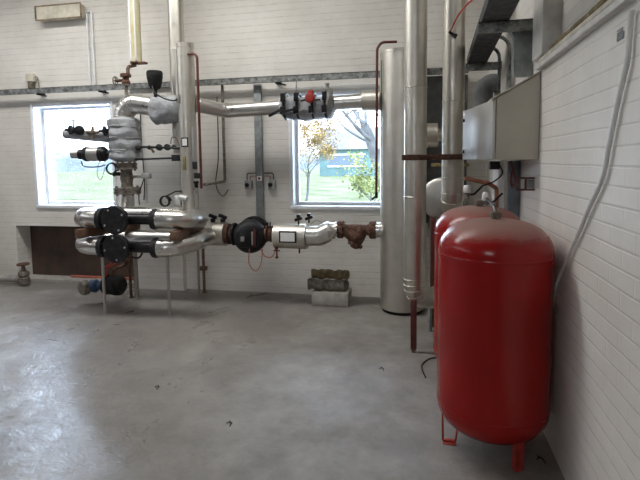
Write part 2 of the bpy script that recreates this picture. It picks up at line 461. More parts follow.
# front and left walls (behind and beside the camera), with real windows
LW = [(-2.6, -1.4, 3.2, 3.9), (-0.2, 1.0, 3.2, 3.9), (2.2, 3.4, 3.2, 3.9)]
bm = BM(); wall_cells(bm, 'Y', FY, BY, 0, CZ, LX - .3, LX, LW); struct('wall_left', bm, 'dimbrick', label='brick wall on the far left')
FW = [(-3.2, -1.4, 3.0, 4.0)]
bm = BM(); wall_cells(bm, 'X', LX, RX + .5, 0, CZ, FY - .3, FY, FW); struct('wall_front', bm, 'dimbrick', label='brick wall behind the camera')
SK = [(-5.8, -0.8, 3.5, 4.2)]
bm = BM()
xs_ = [LX - .3, -5.8, -0.8, RX + .5]; ys_ = [FY - .3, 3.5, 4.2, BY + T]
for i_ in range(3):
    for j_ in range(3):
        if i_ == 1 and j_ == 1: continue
        box(bm, xs_[i_], xs_[i_ + 1], ys_[j_], ys_[j_ + 1], CZ, CZ + .2)
struct('ceiling', bm, 'ceil', label='unseen ceiling, coloured dark to cut bounced light')

def window(name, W, label, axis='X', at=BY + .15, mull=0, casing=True):
    x0, x1, z0, z1 = W; f = .045
    t = thing(name, label, 'window', ((x0 + x1) / 2, at, z0) if axis == 'X' else (at, (x0 + x1) / 2, z0)); t['kind'] = 'structure'
    bm = BM()
    def bx(a, b, c, d, e=0, g=.05, mn=0):
        if axis == 'X': box(bm, a, b, at + e, at + g, c, d, .004)
        else: box(bm, at + e, at + g, a, b, c, d, .004)
    bx(x0, x0 + f, z0, z1); bx(x1 - f, x1, z0, z1); bx(x0 + f, x1 - f, z0, z0 + f); bx(x0 + f, x1 - f, z1 - f, z1)
    for k in range(mull):
        c = x0 + (x1 - x0) * (k + 1) / (mull + 1); bx(c - .025, c + .025, z0 + f, z1 - f, .005, .045)
        c = z0 + (z1 - z0) * (k + 1) / (mull + 1)
    obj('window_frame', bm, 'white', t)
    bm = BM()
    if axis == 'X': box(bm, x0 + f - .01, x1 - f + .01, at + .02, at + .026, z0 + f - .01, z1 - f + .01)
    else: box(bm, at + .02, at + .026, x0 + f - .01, x1 - f + .01, z0 + f - .01, z1 - f + .01)
    obj('pane', bm, 'glass', t)
    if casing:
        bm = BM()                                   # reveal lining
        box(bm, x0, x0 + .012, BY - .005, at, z0, z1); box(bm, x1 - .012, x1, BY - .005, at, z0, z1)
        box(bm, x0, x1, BY - .005, at, z1 - .012, z1)
        obj('reveal_lining', bm, 'white', t)
        bm = BM(); box(bm, x0 - .02, x1 + .02, BY - .025, at, z0 - .035, z0 + .008, .006)
        obj('window_sill', bm, 'white', t)
        bm = BM()
        for a, b, c, d in ((x0 - .035, x0, z0, z1 + .035), (x1, x1 + .035, z0, z1 + .035), (x0, x1, z1, z1 + .035)):
            box(bm, a, b, BY - .012, BY, c, d, .003)
        obj('window_casing', bm, 'white', t)
    return t
window('window_1', W1, 'left window, hazy hill and field outside')
window('window_2', W2, 'window with a bare tree and teal shed outside')
window('window_7', W0, 'window in the back wall beyond the left edge of the view')
for i, w in enumerate(LW): window('window_%d' % (3 + i), w, 'tall window in the far left wall', 'Y', LX - .15, 3, False)
for i, w in enumerate(FW): window('window_%d' % (6 + i), w, 'tall window in the wall behind the camera', 'X', FY - .15, 3, False)

# ================================================================== OUTSIDE
GZ = 0.25
bm = BM(); box(bm, -220, 120, BY + T + .02, 200, GZ - .3, GZ)
struct('ground', bm, 'grass', label='pale green field outside the windows')
bm = BM()
prev = None
for i in range(121):
    x = -200 + i * 2.5
    h = 6.3 + 3.2 * noise.noise(Vector((x * .03, 3, 0))) + 1.2 * noise.noise(Vector((x * .15, 0, 9))) - (x + 78) * .045
    row = []
    for k in range(7):
        a = k / 6 * PI
        row.append(bm.verts.new((x, 100 - 12 * math.cos(a), GZ - .5 + max(1.0, h) * math.sin(a) * (1 + .12 * noise.noise(Vector((x * .5, k * 2., 4)))))))
    if prev:
        for a, b, c, d in zip(prev, prev[1:], row[1:], row): bm.faces.new((a, b, c, d))
    prev = row
tag(obj('woodland', bm, 'hill', sharp=80), 'hazy blue-green wooded rise beyond the field outside the left window', 'trees', kind='stuff')

sh = thing('shed', 'teal shed with a pale pitched roof seen through the right window', 'shed', (-6.6, 47, GZ))
bm = BM(); box(bm, -9.4, -3.6, 45, 49, GZ, 2.8); obj('shed_wall', bm, 'shedwall', sh)
bm = BM(); prism(bm, [(44.6, 2.75), (49.4, 2.75), (47, 4.9)], 'X', -9.7, -3.3); obj('shed_roof', bm, 'shedroof', sh)
bm = BM(); box(bm, -8.5, -5.1, 44.93, 45.0, 1.25, 2.2); obj('shutter', bm, 'shedwin', sh)
for z in (2.2, 1.1): bm = BM(); box(bm, -8.6, -5.0, 44.9, 45.0, z, z + .14); obj('white_rail', bm, 'white', sh)

def tree(name, label, base, h, seed, r0, lean, nleaf, leafmat, levels=4, grp=None, leafr=.05):
    rnd = random.Random(seed)
    t = thing(name, label, 'tree', base, grp)
    bm = BM(); tips = []
    def branch(p, d, L, r, lv):
        pts = [p]; q = p.copy(); dd = d.copy()
        for k in range(5):
            dd = (dd + Vector((rnd.uniform(-.2, .2), rnd.uniform(-.2, .2), rnd.uniform(-.05, .18)))).normalized()
            q = q + dd * L / 5; pts.append(q.copy())
        sweep(bm, pts, [r * (1 - .11 * k) for k in range(6)], 8 if lv < 2 else 4)
        if lv >= levels: tips.extend(pts[2:]); return
        for _ in range(rnd.choice((3, 3, 4)) if lv else 5):
            k = rnd.randint(2, 5); a = rnd.uniform(0, 2 * PI)
            nd = (dd * .6 + Vector((math.cos(a), math.sin(a), rnd.uniform(-.1, .7))) * .8).normalized()
            branch(pts[k], nd, L * rnd.uniform(.6, .8), r * (1 - .11 * k) * .62, lv + 1)
    branch(Vector(base) - Vector((0, 0, .1)), Vector(lean).normalized(), h, r0, 0)
    obj('trunk_and_branches', bm, 'bark', t, 60)
    bm = BM()
    for _ in range(nleaf):
        p = rnd.choice(tips) + Vector([rnd.gauss(0, .09) for _ in range(3)])
        a = Vector([rnd.uniform(-1, 1) for _ in range(3)]).normalized() * leafr
        b = a.cross(Vector([rnd.uniform(-1, 1) for _ in range(3)])).normalized() * leafr * .7
        bm.faces.new([bm.verts.new(p + a), bm.verts.new(p + b), bm.verts.new(p - a), bm.verts.new(p - b)])
    o = obj('foliage', bm, leafmat, t, 180); o['kind'] = 'stuff'
tree('bare_tree', 'large almost leafless tree at the right edge of the right window', (-.92, 14, GZ), 2.6, 12, .20, (-.10, 0, 1), 900, 'leaf', 4)
tree('autumn_tree', 'smaller tree with sparse ochre leaves at the left of the right window', (-3.65, 15, GZ), 1.35, 23, .05, (.15, 0, 1), 5200, 'leaf', 4, leafr=.03)
tree('leafy_shrub', 'thin yellow-green shrub low in the right corner of the right window', (-1.15, 11, GZ), .7, 5, .03, (0, 0, 1), 900, 'leafg', 3, leafr=.04)

# ================================================================== RED EXPANSION VESSELS
def dome(r, h, n=9, sign=1):
    """torispherical end: list of (z, r) from rim to tip"""
    out = []
    for k in range(n + 1):
        a = k / n * PI / 2
        out.append((sign * h * math.sin(a) ** .95, r * (math.cos(a) ** .72) if k < n else 0.001))
    return out
def vessel(cx, cy, label):
    t = thing('expansion_vessel', label, 'pressure tank', (cx, cy, 0), None)
    r = .294; zb, zt = .27, 1.105
    prof = [(z + zb, rr) for z, rr in dome(r, .17, 12, -1)][::-1]
    prof += [(zb, r), (zb + .008, r + .003), (zb + .016, r)] + [(zb + .02 + (zt - zb - .04) * k / 6, r) for k in range(7)]
    prof += [(zt - .012, r), (zt - .004, r + .003), (zt + .004, r)] + [(z + zt + .005, rr) for z, rr in dome(r, .175, 12, 1)]
    bm = BM(); lathe(bm, prof, (cx, cy, 0), seg=72); obj('body', bm, 'red', t, 25)
    for k, a in enumerate((180, 300, 60)):
        rot = R('Z', a); bm = BM()
        c = Vector((cx, cy, 0)) + rot @ Vector((.235, 0, 0))
        def L(x0, x1, y0, y1, z0, z1):
            vs = box(bm, x0, x1, y0, y1, z0, z1, .002)
            for v in vs: v.co = rot @ v.co + c
        if k == 0:   # bent rod foot
            p = [rot @ Vector(q) + c for q in ((.03, 0, .22), (.025, 0, .008), (-.045, 0, .008), (-.065, 0, .17))]
            sweep(bm, fillet(p, .008, 3), .0055, 8)
            L(-.045, .025, -.03, .03, 0, .005)
        else:
            L(-.035, .0, -.025, -.019, 0, .24); L(-.035, .0, .019, .025, 0, .24); L(-.006, .0, -.025, .025, 0, .24)
        obj('leg', bm, 'redp', t)
    return t
v1 = vessel(.396, 2.70, 'near red expansion tank with dusty domed top, standing beside the right wall')
v2 = vessel(.396, 3.43, 'far red expansion tank, mostly hidden behind the near one')
# fittings on the tops
def nozzle(par, cx, cy, z):
    bm = BM(); lathe(bm, [(0, .024), (.03, .024), (.03, .032), (.055, .032), (.06, .02)], (cx, cy, z), seg=16)
    obj('nozzle', bm, 'greyiron', par)
nozzle(v1, .40, 2.70, 1.265); nozzle(v2, .40, 3.43, 1.265)
def air_valve(x, y, z, label):
    t = thing('cap_valve', label, 'valve', (x, y, z), )
    bm = BM(); lathe(bm, [(0, .014), (.03, .014), (.032, .024), (.045, .024), (.05, .016)], (x, y, z), seg=16); obj('valve_body', bm, 'greyiron', t)
    bm = BM(); lathe(bm, [(.05, .03), (.055, .033), (.10, .030), (.108, .024)], (x, y, z), seg=20); obj('cap', bm, 'clear', t)
    bm = BM(); sweep(bm, [(x, y, z + .03), (x + .05, y, z + .04), (x + .11, y + .02, z + .10)], .008, 8); obj('lever', bm, 'black', t)
air_valve(.47, 3.62, 1.26, 'milky capped valve just behind the far red tank, right one')
air_valve(.36, 3.85, 1.30, 'milky capped valve behind the far red tank, left and farther one')
bm = BM()
sweep(bm, fillet([(.40, 2.7, 1.31), (.40, 2.75, 1.345), (.405, 3.1, 1.36)], .03), .009, 8)
tag(obj('filling_hose', bm, 'black'), 'short black hose rising from the near tank nozzle', 'hose')
bm = BM(); sweep(bm, fillet([(.34, 3.9, 1.46), (.52, 3.9, 1.42), (.58, 3.9, 1.38), (.58, 3.9, 1.0)], .04), .016, 12)
tag(obj('copper_pipe', bm, 'copper'), 'bent copper pipe above the far red tank', 'pipe')
bm = BM(); sweep(bm, [(.615, 4.05, 0), (.615, 4.05, 1.62)], .045, 18)
tag(obj('white_pipe', bm, 'white'), 'white vertical pipe behind the far red tank under the cabinet', 'pipe')
bm = BM(); box(bm, .63, .715, 3.72, 3.76, 0, 1.59, .004)
tag(obj('steel_upright', bm, 'slate'), 'slate blue steel upright against the right wall below the cabinet', 'upright')
bm = BM()
sweep(bm, smooth([(.625, 3.6, 1.59), (.64, 3.59, 1.52), (.655, 3.6, 1.46), (.64, 3.6, 1.41), (.625, 3.6, 1.46), (.64, 3.6, 1.54)]), .008, 8)
tag(obj('red_hose', bm, 'redbrown'), 'dark red looped hose hanging under the cabinet', 'hose')
bb = thing('wall_bracket', 'small rusty frame bracket on the right wall under the cabinet', 'bracket', (.70, 3.3, 1.40))
bm = BM()
for z in (1.40, 1.475): box(bm, .61, .72, 3.29, 3.305, z, z + .012)
box(bm, .61, .622, 3.29, 3.305, 1.412, 1.475); box(bm, .66, .672, 3.29, 3.305, 1.412, 1.475)
obj('bracket_frame', bm, 'rust', bb)
bm = BM(); box(bm, .675, .715, 3.29, 3.35, 1.415, 1.47, .003); obj('junction_cover', bm, 'strut', bb)
bm = BM()
box(bm, .50, .57, 3.7, 3.76, 1.53, 1.59, .004); sweep(bm, smooth([(.57, 3.72, 1.56), (.59, 3.72, 1.50), (.53, 3.72, 1.44), (.45, 3.72, 1.41)]), .006, 6)
tag(obj('cable_gland', bm, 'black'), 'black cable gland and lead hanging below the cabinet', 'cable')

# ================================================================== CONTROL CABINET
cab = thing('control_cabinet', 'grey-beige wall cabinet with sloping top and its steel door ajar', 'cabinet', (.59, 3.6, 1.60))
bm = BM()
cx0, cx1, cy0, cy1 = .465, .718, 3.20, 3.98
prism(bm, [(cx0, 1.60), (cx1, 1.60), (cx1, 2.125), (cx0, 1.985)], 'Y', cy0, cy1)
bmesh.ops.bevel(bm, geom=bm.edges[:], offset=.004, segments=2, affect='EDGES')
obj('body', bm, 'boxgrey', cab)
bm = BM(); prism(bm, [(cx0 - .03, 1.972), (cx1, 2.13), (cx1, 2.14), (cx0 - .03, 1.984)], 'Y', cy0 - .01, cy1 + .01); obj('roof_plate', bm, 'boxgrey', cab)
ang = math.degrees(math.atan2(.155, .70))
bm = BM()
vs = box(bm, cx0 - .022, cx0 - .002, 3.205, 3.205 + .68, 1.605, 1.975, .004, R('Z', 10.5), (cx0 - .004, 3.205, 1.8))
dr = obj('door', bm, 'door', cab)
d0 = Vector((cx0 - .004, 3.205, 0)); dv = R('Z', 10.5) @ Vector((0, 1, 0)); nv = R('Z', 10.5) @ Vector((-1, 0, 0))
for z in (1.665, 1.90):
    p = d0 + dv * .64 + nv * .018; p.z = z
    bm = BM(); lathe(bm, [(0, .012), (.012, .012), (.014, .006)], p, nv, 14); obj('door_lock', bm, 'black', dr)
bm = BM(); p = d0 + dv * .645 + nv * .019; p.z = 1.945
vs = box(bm, p.x - .001, p.x + .001, p.y - .022, p.y + .022, p.z - .012, p.z + .012, 0, R('Z', 10.5)); obj('door_label', bm, 'paper', dr)

# ================================================================== OVERHEAD STEEL
bmn = BM()
def skew(y): return .425 - (4.8 - y) * .029
for y0, y1 in ((1.6, 4.82),):
    v = []
    def quadbox(xa0, xb0, xa1, xb1, z0, z1):
        a = [bmn.verts.new(c) for c in ((xa0, y0, z0), (xb0, y0, z0), (xb1, y1, z0), (xa1, y1, z0), (xa0, y0, z1), (xb0, y0, z1), (xb1, y1, z1), (xa1, y1, z1))]
        for f in ((0, 3, 2, 1), (4, 5, 6, 7), (0, 1, 5, 4), (1, 2, 6, 5), (2, 3, 7, 6), (3, 0, 4, 7)): bmn.faces.new([a[i] for i in f])
    xa0, xa1 = skew(y0), skew(y1)
    quadbox(xa0, xa0 + .17, xa1, xa1 + .17, 2.49, 2.50)
    quadbox(xa0, xa0 + .01, xa1, xa1 + .01, 2.50, 2.56)
    quadbox(xa0 + .16, xa0 + .17, xa1 + .16, xa1 + .17, 2.50, 2.56)
oc = thing('overhead_cable_tray', 'dark grey steel cable tray running overhead beside the right wall', 'cable tray', (.4, 3.2, 2.49))
obj('tray', bmn, 'beam', oc)
for y, lab in ((3.34, 'near dark steel arm under the overhead tray, above the cabinet'), (4.70, 'far dark steel arm under the end of the overhead tray')):
    bm = BM(); x0 = skew(y) - .015
    box(bm, x0, RX, y, y + .05, 2.425, 2.432); box(bm, x0, RX, y, y + .008, 2.432, 2.488); box(bm, x0, RX, y, y + .05, 2.482, 2.4895)
    box(bm, RX - .008, RX, y - .004, y + .054, 2.42, 2.495)
    obj('support_arm', bm, 'steel', oc)
# tray bend going down the wall
bm = BM()
def ladder(y, r_, x_c, z_c, w):
    pts = []
    return pts
yb = 3.42
inner = [(.49 + .11 * math.sin(k / 10 * PI / 2), 2.37 + .11 * math.cos(k / 10 * PI / 2)) for k in range(11)]
poly = [(.47, 2.488), (.47, 2.48)] + inner + [(.60, 2.145), (.715, 2.145), (.715, 2.488)]
prism(bm, poly, 'Y', yb, yb + .06)
for k in range(5): box(bm, .65, .68, yb - .004, yb, 2.16 + k * .055, 2.18 + k * .055)
tag(obj('tray_bend', bm, 'strut'), 'grey curved tray section dropping from the overhead tray to the cabinet', 'cable tray')
for y, x, rr, lab in ((4.05, .675, .014, 'outer thin grey conduit curving down behind the tray bend'), (4.40, .655, .014, 'inner thin grey conduit curving down behind the tray bend')):
    bm = BM(); sweep(bm, fillet([(.53, y, 2.56), (x, y, 2.56), (x, y, 1.9)], .10), rr, 10)
    tag(obj('conduit', bm, 'steel'), lab, 'conduit')
bm = BM()
sweep(bm, fillet([(.715, 4.98, 2.34), (.60, 4.98, 2.34), (.60, 4.98, 1.9)], .08), .09, 24)
tag(obj('duct_elbow', bm, 'darkpanel'), 'dark grey duct elbow above the open cabinet door', 'duct')
# red cable from tray to pipe B
bm = BM(); sweep(bm, smooth([(.37, 2.99, 2.56), (.345, 3.25, 2.625), (.31, 3.65, 2.69), (.27, 3.98, 2.70), (.24, 4.17, 2.655)]), .007, 8)
tag(obj('red_lead', bm, 'redcable'), 'thin red lead arching from the overhead tray to a silver pipe', 'cable')
bm = BM(); lathe(bm, [(0, .012), (.05, .012), (.055, .018), (.075, .018)], (.225, 4.175, 2.65), (1, 0, -.7), 12)
tag(obj('sensor_plug', bm, 'black'), 'small black sensor plug at the end of the red lead', 'sensor')

# grey panel behind the pipes
bm = BM(); box(bm, -.10, .50, BY - .08, BY - .003, .9, 2.52, .004)
tag(obj('wall_panel', bm, 'darkpanel'), 'dark grey panel on the back wall between the two tall silver pipes', 'panel')

# ================================================================== RIGHT-HAND TALL PIPES AND CYLINDER
cy = thing('storage_cylinder', 'broad aluminium-clad cylinder standing on the floor right of the right window', 'cylinder', (-.18, 5.14, 0))
bm = BM(); r = .235
lathe(bm, [(.035, r - .004), (.04, r), (1.05, r), (1.0505, r + .003), (1.0595, r + .003), (1.06, r), (2.69, r), (2.6905, r + .004), (2.715, r + .004), (2.72, r - .01), (2.73, .02)], (-.18, 5.14, 0), seg=64)
obj('body', bm, 'aluw', cy)
bm = BM(); lathe(bm, [(0, r - .02), (.04, r - .02)], (-.18, 5.14, 0), seg=48); obj('base_ring', bm, 'rubber', cy)
bm = BM(); box(bm, -.395, -.387, 5.008, 5.014, 1.2, 2.62); obj('cladding_seam', bm, 'beam', cy)

ta = thing('tall_pipe', 'tall silver-clad pipe left of its pair, bending away low behind the red tanks', 'pipe', (-.04, 4.1, 0))
pts = fillet([(-.04, 4.1, CZ), (-.04, 4.1, .43), (.30, 4.30, .40)], .135, 10)
bm = BM(); sweep(bm, pts, .092, 36)
bands(bm, pts, .092, [1.0, 2.1, 3.0, 3.70, 3.745, 3.785, 3.825, 3.865, 3.905, 3.95, 4.02], w=.0045, h=.005, seg=40)
obj('cladding', bm, 'aluw', ta)
bm = BM(); box(bm, -.07, -.02, 3.96, 4.0, .03, .45, .003); obj('support_leg', bm, 'redbrown', ta)
bm = BM(); box(bm, -.062, -.028, 3.965, 3.995, 0, .035); obj('foot', bm, 'rustl', ta)

tb = thing('tall_pipe', 'tall silver-clad pipe right of its pair, ending above the far red tank', 'pipe', (.275, 4.3, 1.2))
pts = fillet([(.275, 4.3, CZ), (.275, 4.3, 1.20), (.29, 4.60, 1.18)], .14, 8)
bm = BM(); sweep(bm, pts, .092, 36); bands(bm, pts, .092, [1.2, 2.2, 2.75, 2.85, 2.98, 3.04], w=.0045, h=.005, seg=40)
obj('cladding', bm, 'aluw', tb)

pb = thing('pipe_clamp_bar', 'rusty brown bar clamping across the two tall silver pipes', 'clamp', (.1, 3.99, 1.62))
bm = BM(); vs = box(bm, -.145, .37, 3.962, 3.982, 1.605, 1.65, .002, R('Z', 12), (-.145, 3.97, 1.62)); obj('bar', bm, 'rust', pb)
for bx_ in (-.04, .275):
    bm = BM(); yy = 3.964 + (bx_ + .145) * math.tan(math.radians(12)); lathe(bm, [(-.012, .02), (.004, .02), (.006, .012), (.02, .012)], (bx_, yy, 1.628), (0, -1, 0), 6); obj('bolt', bm, 'rust', pb)
bm = BM(); box(bm, .10, .42, 4.42, 4.44, 1.545, 1.575, .002)
tag(obj('rear_bar', bm, 'brass'), 'dull yellow bar behind the right tall silver pipe, lower than the rusty bar', 'bar')

bm = BM(); lathe(bm, [(0, .09), (.005, .115), (.13, .115), (.135, .085), (.14, .06), (.22, .06)], (.03, 4.75, 1.84), (1, 0, 0), 32); bands(bm, [(.03, 4.75, 1.84), (.17, 4.75, 1.84)], .115, [.03], h=.004)
tag(obj('pipe_stub', bm, 'aluw'), 'short silver flanged pipe stub between the two tall silver pipes', 'pipe')
du = thing('wrapped_duct', 'fat elbow wrapped in pale wrinkled insulation left of the far red tank', 'duct', (.2, 4.8, 1.0))
bm = BM(); pts = fillet([(.20, 4.66, 1.24), (.29, 5.1, 1.24), (.29, 5.1, .9)], .2, 8); sweep(bm, pts, .195, 40, nz=.03, nsc=13); obj('wrap', bm, 'foil', du, 60)
bm = BM(); lathe(bm, [(-.02, .165), (.0, .195), (.03, .205)], (.20, 4.65, 1.24), (.2, 1, 0), 36); obj('end_collar', bm, 'alud', du)
bm = BM(); box(bm, .10, .15, 4.62, 4.66, .0, 1.06, .003)
tag(obj('brown_post', bm, 'redbrown'), 'dark red-brown post between the tall pipe and the far red tank', 'post')
bm = BM(); sweep(bm, [(.10, 4.52, 0), (.10, 4.52, .42)], .02, 12)
tag(obj('short_prop', bm, 'strut'), 'short grey prop under the low pipe elbow beside the far tank', 'prop')
# thin brown-red pipe left of the big cylinder
bm = BM(); sweep(bm, fillet([(-.23, 4.88, 2.765), (-.38, 4.86, 2.765), (-.42, 4.84, 2.70), (-.43, 4.84, 1.28)], .06), .013, 10)
tag(obj('thin_pipe', bm, 'redbrown'), 'thin red-brown pipe running down the left side of the broad silver cylinder', 'pipe')
bm = BM(); lathe(bm, [(0, .015), (.06, .015)], (-.43, 4.84, 1.23), seg=10); sweep(bm, [(-.43, 4.84, 1.25), (-.47, 4.81, 1.22)], .012, 8)
tag(obj('drain_cock', bm, 'black'), 'small black drain cock at the foot of the pipe beside the silver cylinder', 'valve')

# ================================================================== LEFT-HAND TALL PIPES
EZ = 1.06
te = thing('air_cylinder', 'slim silver-clad cylinder with flat cap rising from the upper pipe loop', 'cylinder', (-2.49, 4.9, EZ))
bm = BM(); r = .093
lathe(bm, [(0, r), (.9, r), (.9004, r + .003), (.9096, r + .003), (.91, r), (1.68, r), (1.6804, r + .003), (1.6896, r + .003), (1.69, r), (1.78, r), (1.7804, r + .004), (1.825, r + .004), (1.83, .02)], (-2.49, 4.9, EZ), seg=40)
obj('cladding', bm, 'aluw', te)
bm = BM(); box(bm, -2.52, -2.44, 4.795, 4.802, 1.78, 1.88); obj('label_frame', bm, 'blackm', te)
bm = BM(); box(bm, -2.507, -2.453, 4.792, 4.796, 1.793, 1.867); obj('label_paper', bm, 'paper', te)
bm = BM(); box(bm, -2.51, -2.475, 4.785, 4.802, 1.53, 1.68, .004); obj('sight_gauge', bm, 'brass', te)
bm = BM(); box(bm, -2.565, -2.535, 4.80, 4.835, 2.25, 2.34, .003); obj('sensor_block', bm, 'grey', te)

bm = BM(); sweep(bm, [(-2.72, 5.16, 1.72), (-2.72, 5.16, CZ)], .088, 32); bands(bm, [(-2.72, 5.16, 1.72), (-2.72, 5.16, CZ)], .088, [.25, 1.17, 2.1])
tag(obj('riser_pipe', bm, 'aluw'), 'silver-clad riser going up behind the slim capped cylinder', 'pipe')
tc = thing('down_pipe', 'yellowed pipe coming down from the ceiling above the small rusty valve', 'pipe', (-3.14, 5.0, 2.70))
bm = BM(); sweep(bm, [(-3.14, 5.0, 2.74), (-3.14, 5.0, CZ)], .062, 20); obj('pipe', bm, 'yellowish', tc)
bm = BM()
for a in (-60, -115): p = R('Z', a) @ Vector((.064, 0, 0)); sweep(bm, [(-3.14 + p.x, 5.0 + p.y, 2.76), (-3.14 + p.x, 5.0 + p.y, CZ)], .009, 8)
obj('rib', bm, 'white', tc)
bm = BM(); lathe(bm, [(0, .07), (.012, .07)], (-3.12, 4.97, 2.725), seg=16); box(bm, -3.12, -3.0, 4.93, 5.0, 2.715, 2.735); obj('end_plate', bm, 'rust', tc)

# red-brown thin pipe by E and pipe on wall
bm = BM(); sweep(bm, fillet([(-2.43, 4.84, 2.76), (-2.315, 4.82, 2.76), (-2.315, 4.82, 1.33)], .06), .014, 10)
tag(obj('thin_pipe', bm, 'redbrown'), 'thin red-brown pipe curving off the top of the slim capped cylinder', 'pipe')
bm = BM(); sweep(bm, [(-2.38, 4.80, 1.10), (-2.38, 4.80, 2.0)], .018, 12); 
tag(obj('bright_pipe', bm, 'alu'), 'thin bright metal pipe close beside the slim capped cylinder', 'pipe')
bm = BM()
lathe(bm, [(0, .02), (.05, .02), (.05, .03), (.07, .03)], (-2.355, 4.78, 1.34), seg=10); box(bm, -2.37, -2.31, 4.76, 4.80, 1.44, 1.50, .004); box(bm, -2.385, -2.345, 4.765, 4.80, 1.54, 1.62, .004)
tag(obj('pipe_valve', bm, 'blackm'), 'little dark valve on the bright thin pipe above the upper loop', 'valve')
bm = BM(); sweep(bm, fillet([(-2.33, 4.86, 1.38), (-2.33, 5.46, 1.38), (-2.20, 5.50, 1.38), (-2.30, 5.51, 1.42), (-2.30, 5.51, 2.56)], .03), .016, 10)
bm.free(); bm = BM(); sweep(bm, fillet([(-2.30, 4.86, 1.37), (-2.33, 5.50, 1.38), (-2.33, 5.50, 2.54)], .03), .017, 10)
tag(obj('wall_pipe', bm, 'greyiron'), 'thin dark pipe up the back wall to the steel rail, right of the capped cylinder', 'pipe')
bm = BM(); sweep(bm, smooth([(-2.40, 5.50, 2.40), (-2.41, 5.51, 1.7), (-2.45, 5.50, 1.35), (-2.36, 5.48, 1.20), (-2.28, 5.48, 1.28)]), .006, 6)
tag(obj('loose_cable', bm, 'black'), 'thin loose cable hanging on the back wall beside the thin dark pipe', 'cable')

# ================================================================== STEEL RAIL ON BACK WALL
bm = BM()
box(bm, -7.9, .50, BY - .14, BY - .092, 2.530, 2.537); box(bm, -7.9, .50, BY - .14, BY - .133, 2.537, 2.595); box(bm, -7.9, .50, BY - .14, BY - .115, 2.588, 2.595); 
tag(obj('steel_rail', bm, 'steel'), 'long galvanised channel rail across the back wall above the windows', 'rail')
for x, lab in ((-4.90, 'dark rail bracket above the left window'), (-3.99, 'dark rail bracket near the right end of the left window'), (-1.66, 'dark rail bracket left of the right window'), (-5.9, 'dark rail bracket at the far left')):
    bm = BM(); box(bm, x, x + .05, BY - .10, BY - .001, 2.515, 2.543); sweep(bm, [(x + .02, BY - .10, 2.53), (x + .12, BY - .06, 2.50)], .01, 8)
    tag(obj('rail_bracket', bm, 'blackm'), lab, 'bracket')
st = thing('channel_strut', 'grey vertical steel strut on the back wall between the two switch boxes', 'strut', (-1.93, BY - .03, 0))
bm = BM(); box(bm, -1.945, -1.855, BY - .05, BY - .012, 0.84, 2.53, .003); obj('strut', bm, 'strut', st)
bm = BM(); box(bm, -1.925, -1.868, BY - .054, BY - .050, 1.385, 1.44); sg = obj('sign', bm, 'paper', st)
bm = BM(); lathe(bm, [(0, .017), (.002, .017)], (-1.896, BY - .054, 1.412), (0, -1, 0), 20); obj('sign_mark', bm, 'redp', sg)
for x, s, lab in ((-2.04, 1, 'grey switch box left of the vertical strut, with looped conduits'), (-1.745, -1, 'grey switch box right of the vertical strut, with looped conduits')):
    t = thing('switch_box', lab, 'switch', (x, BY - .03, 1.28), 'switch boxes either side of the strut')
    bm = BM(); box(bm, x - .045, x + .045, BY - .06, BY - .001, 1.285, 1.39, .006); obj('housing', bm, 'grey', t)
    bm = BM(); lathe(bm, [(0, .026), (.012, .026), (.014, .02)], (x - .01, BY - .06, 1.335), (0, -1, 0), 20); box(bm, x - .018, x - .002, BY - .085, BY - .06, 1.31, 1.36, .003); obj('rotary_knob', bm, 'black', t)
    bm = BM(); sweep(bm, fillet([(x - .02 * s, BY - .03, 1.39), (x - .02 * s, BY - .03, 1.475), (x + s * .10, BY - .03, 1.475)], .025), .006, 8); obj('outer_conduit', bm, 'black', t)
    bm = BM(); sweep(bm, fillet([(x + .02 * s, BY - .03, 1.39), (x + .02 * s, BY - .03, 1.44), (x + s * .10, BY - .03, 1.44)], .02), .005, 8); obj('inner_conduit', bm, 'copper', t)

# light fitting, conduits, junction box
lf = thing('batten_light', 'old cream bulkhead light fitting high on the wall at top left', 'light', (-4.57, BY - .06, 3.48))
bm = BM(); box(bm, -4.82, -4.18, BY - .11, BY - .001, 3.45, 3.62, .015); obj('diffuser', bm, 'cream', lf)
bm = BM()
for z in (3.445, 3.615): box(bm, -4.835, -4.165, BY - .118, BY - .10, z, z + .012, .002)
for x in (-4.835, -4.177): box(bm, x, x + .012, BY - .118, BY - .10, 3.445, 3.627, .002)
obj('rim', bm, 'creamrim', lf)
for x, lab in ((-4.155, 'left of the two thin white conduits below the light fitting'), (-4.085, 'right of the two thin white conduits below the light fitting')):
    bm = BM(); sweep(bm, fillet([(-4.17, BY - .02, 3.53 + (x + 4.1) * .4), (x, BY - .02, 3.53 + (x + 4.1) * .4), (x, BY - .02, 2.612)], .03), .011, 10)
    for z in (2.75, 3.1, 3.42): box(bm, x - .016, x + .016, BY - .034, BY - .001, z, z + .012)
    tag(obj('wall_conduit', bm, 'white'), lab, 'conduit')
jb = thing('junction_box', 'small pale junction box sitting on the rail above the left window', 'junction box', (-5.03, BY - .05, 2.612))
bm = BM(); box(bm, -5.08, -4.97, BY - .07, BY - .001, 2.70, 2.80, .005); obj('housing', bm, 'cream', jb)
bm = BM(); box(bm, -5.06, -4.99, BY - .06, BY - .01, 2.612, 2.70, .003); sweep(bm, fillet([(-4.97, BY - .03, 2.76), (-4.93, BY - .03, 2.76), (-4.91, BY - .03, 2.62)], .02), .007, 6); obj('mount', bm, 'greyiron', jb)

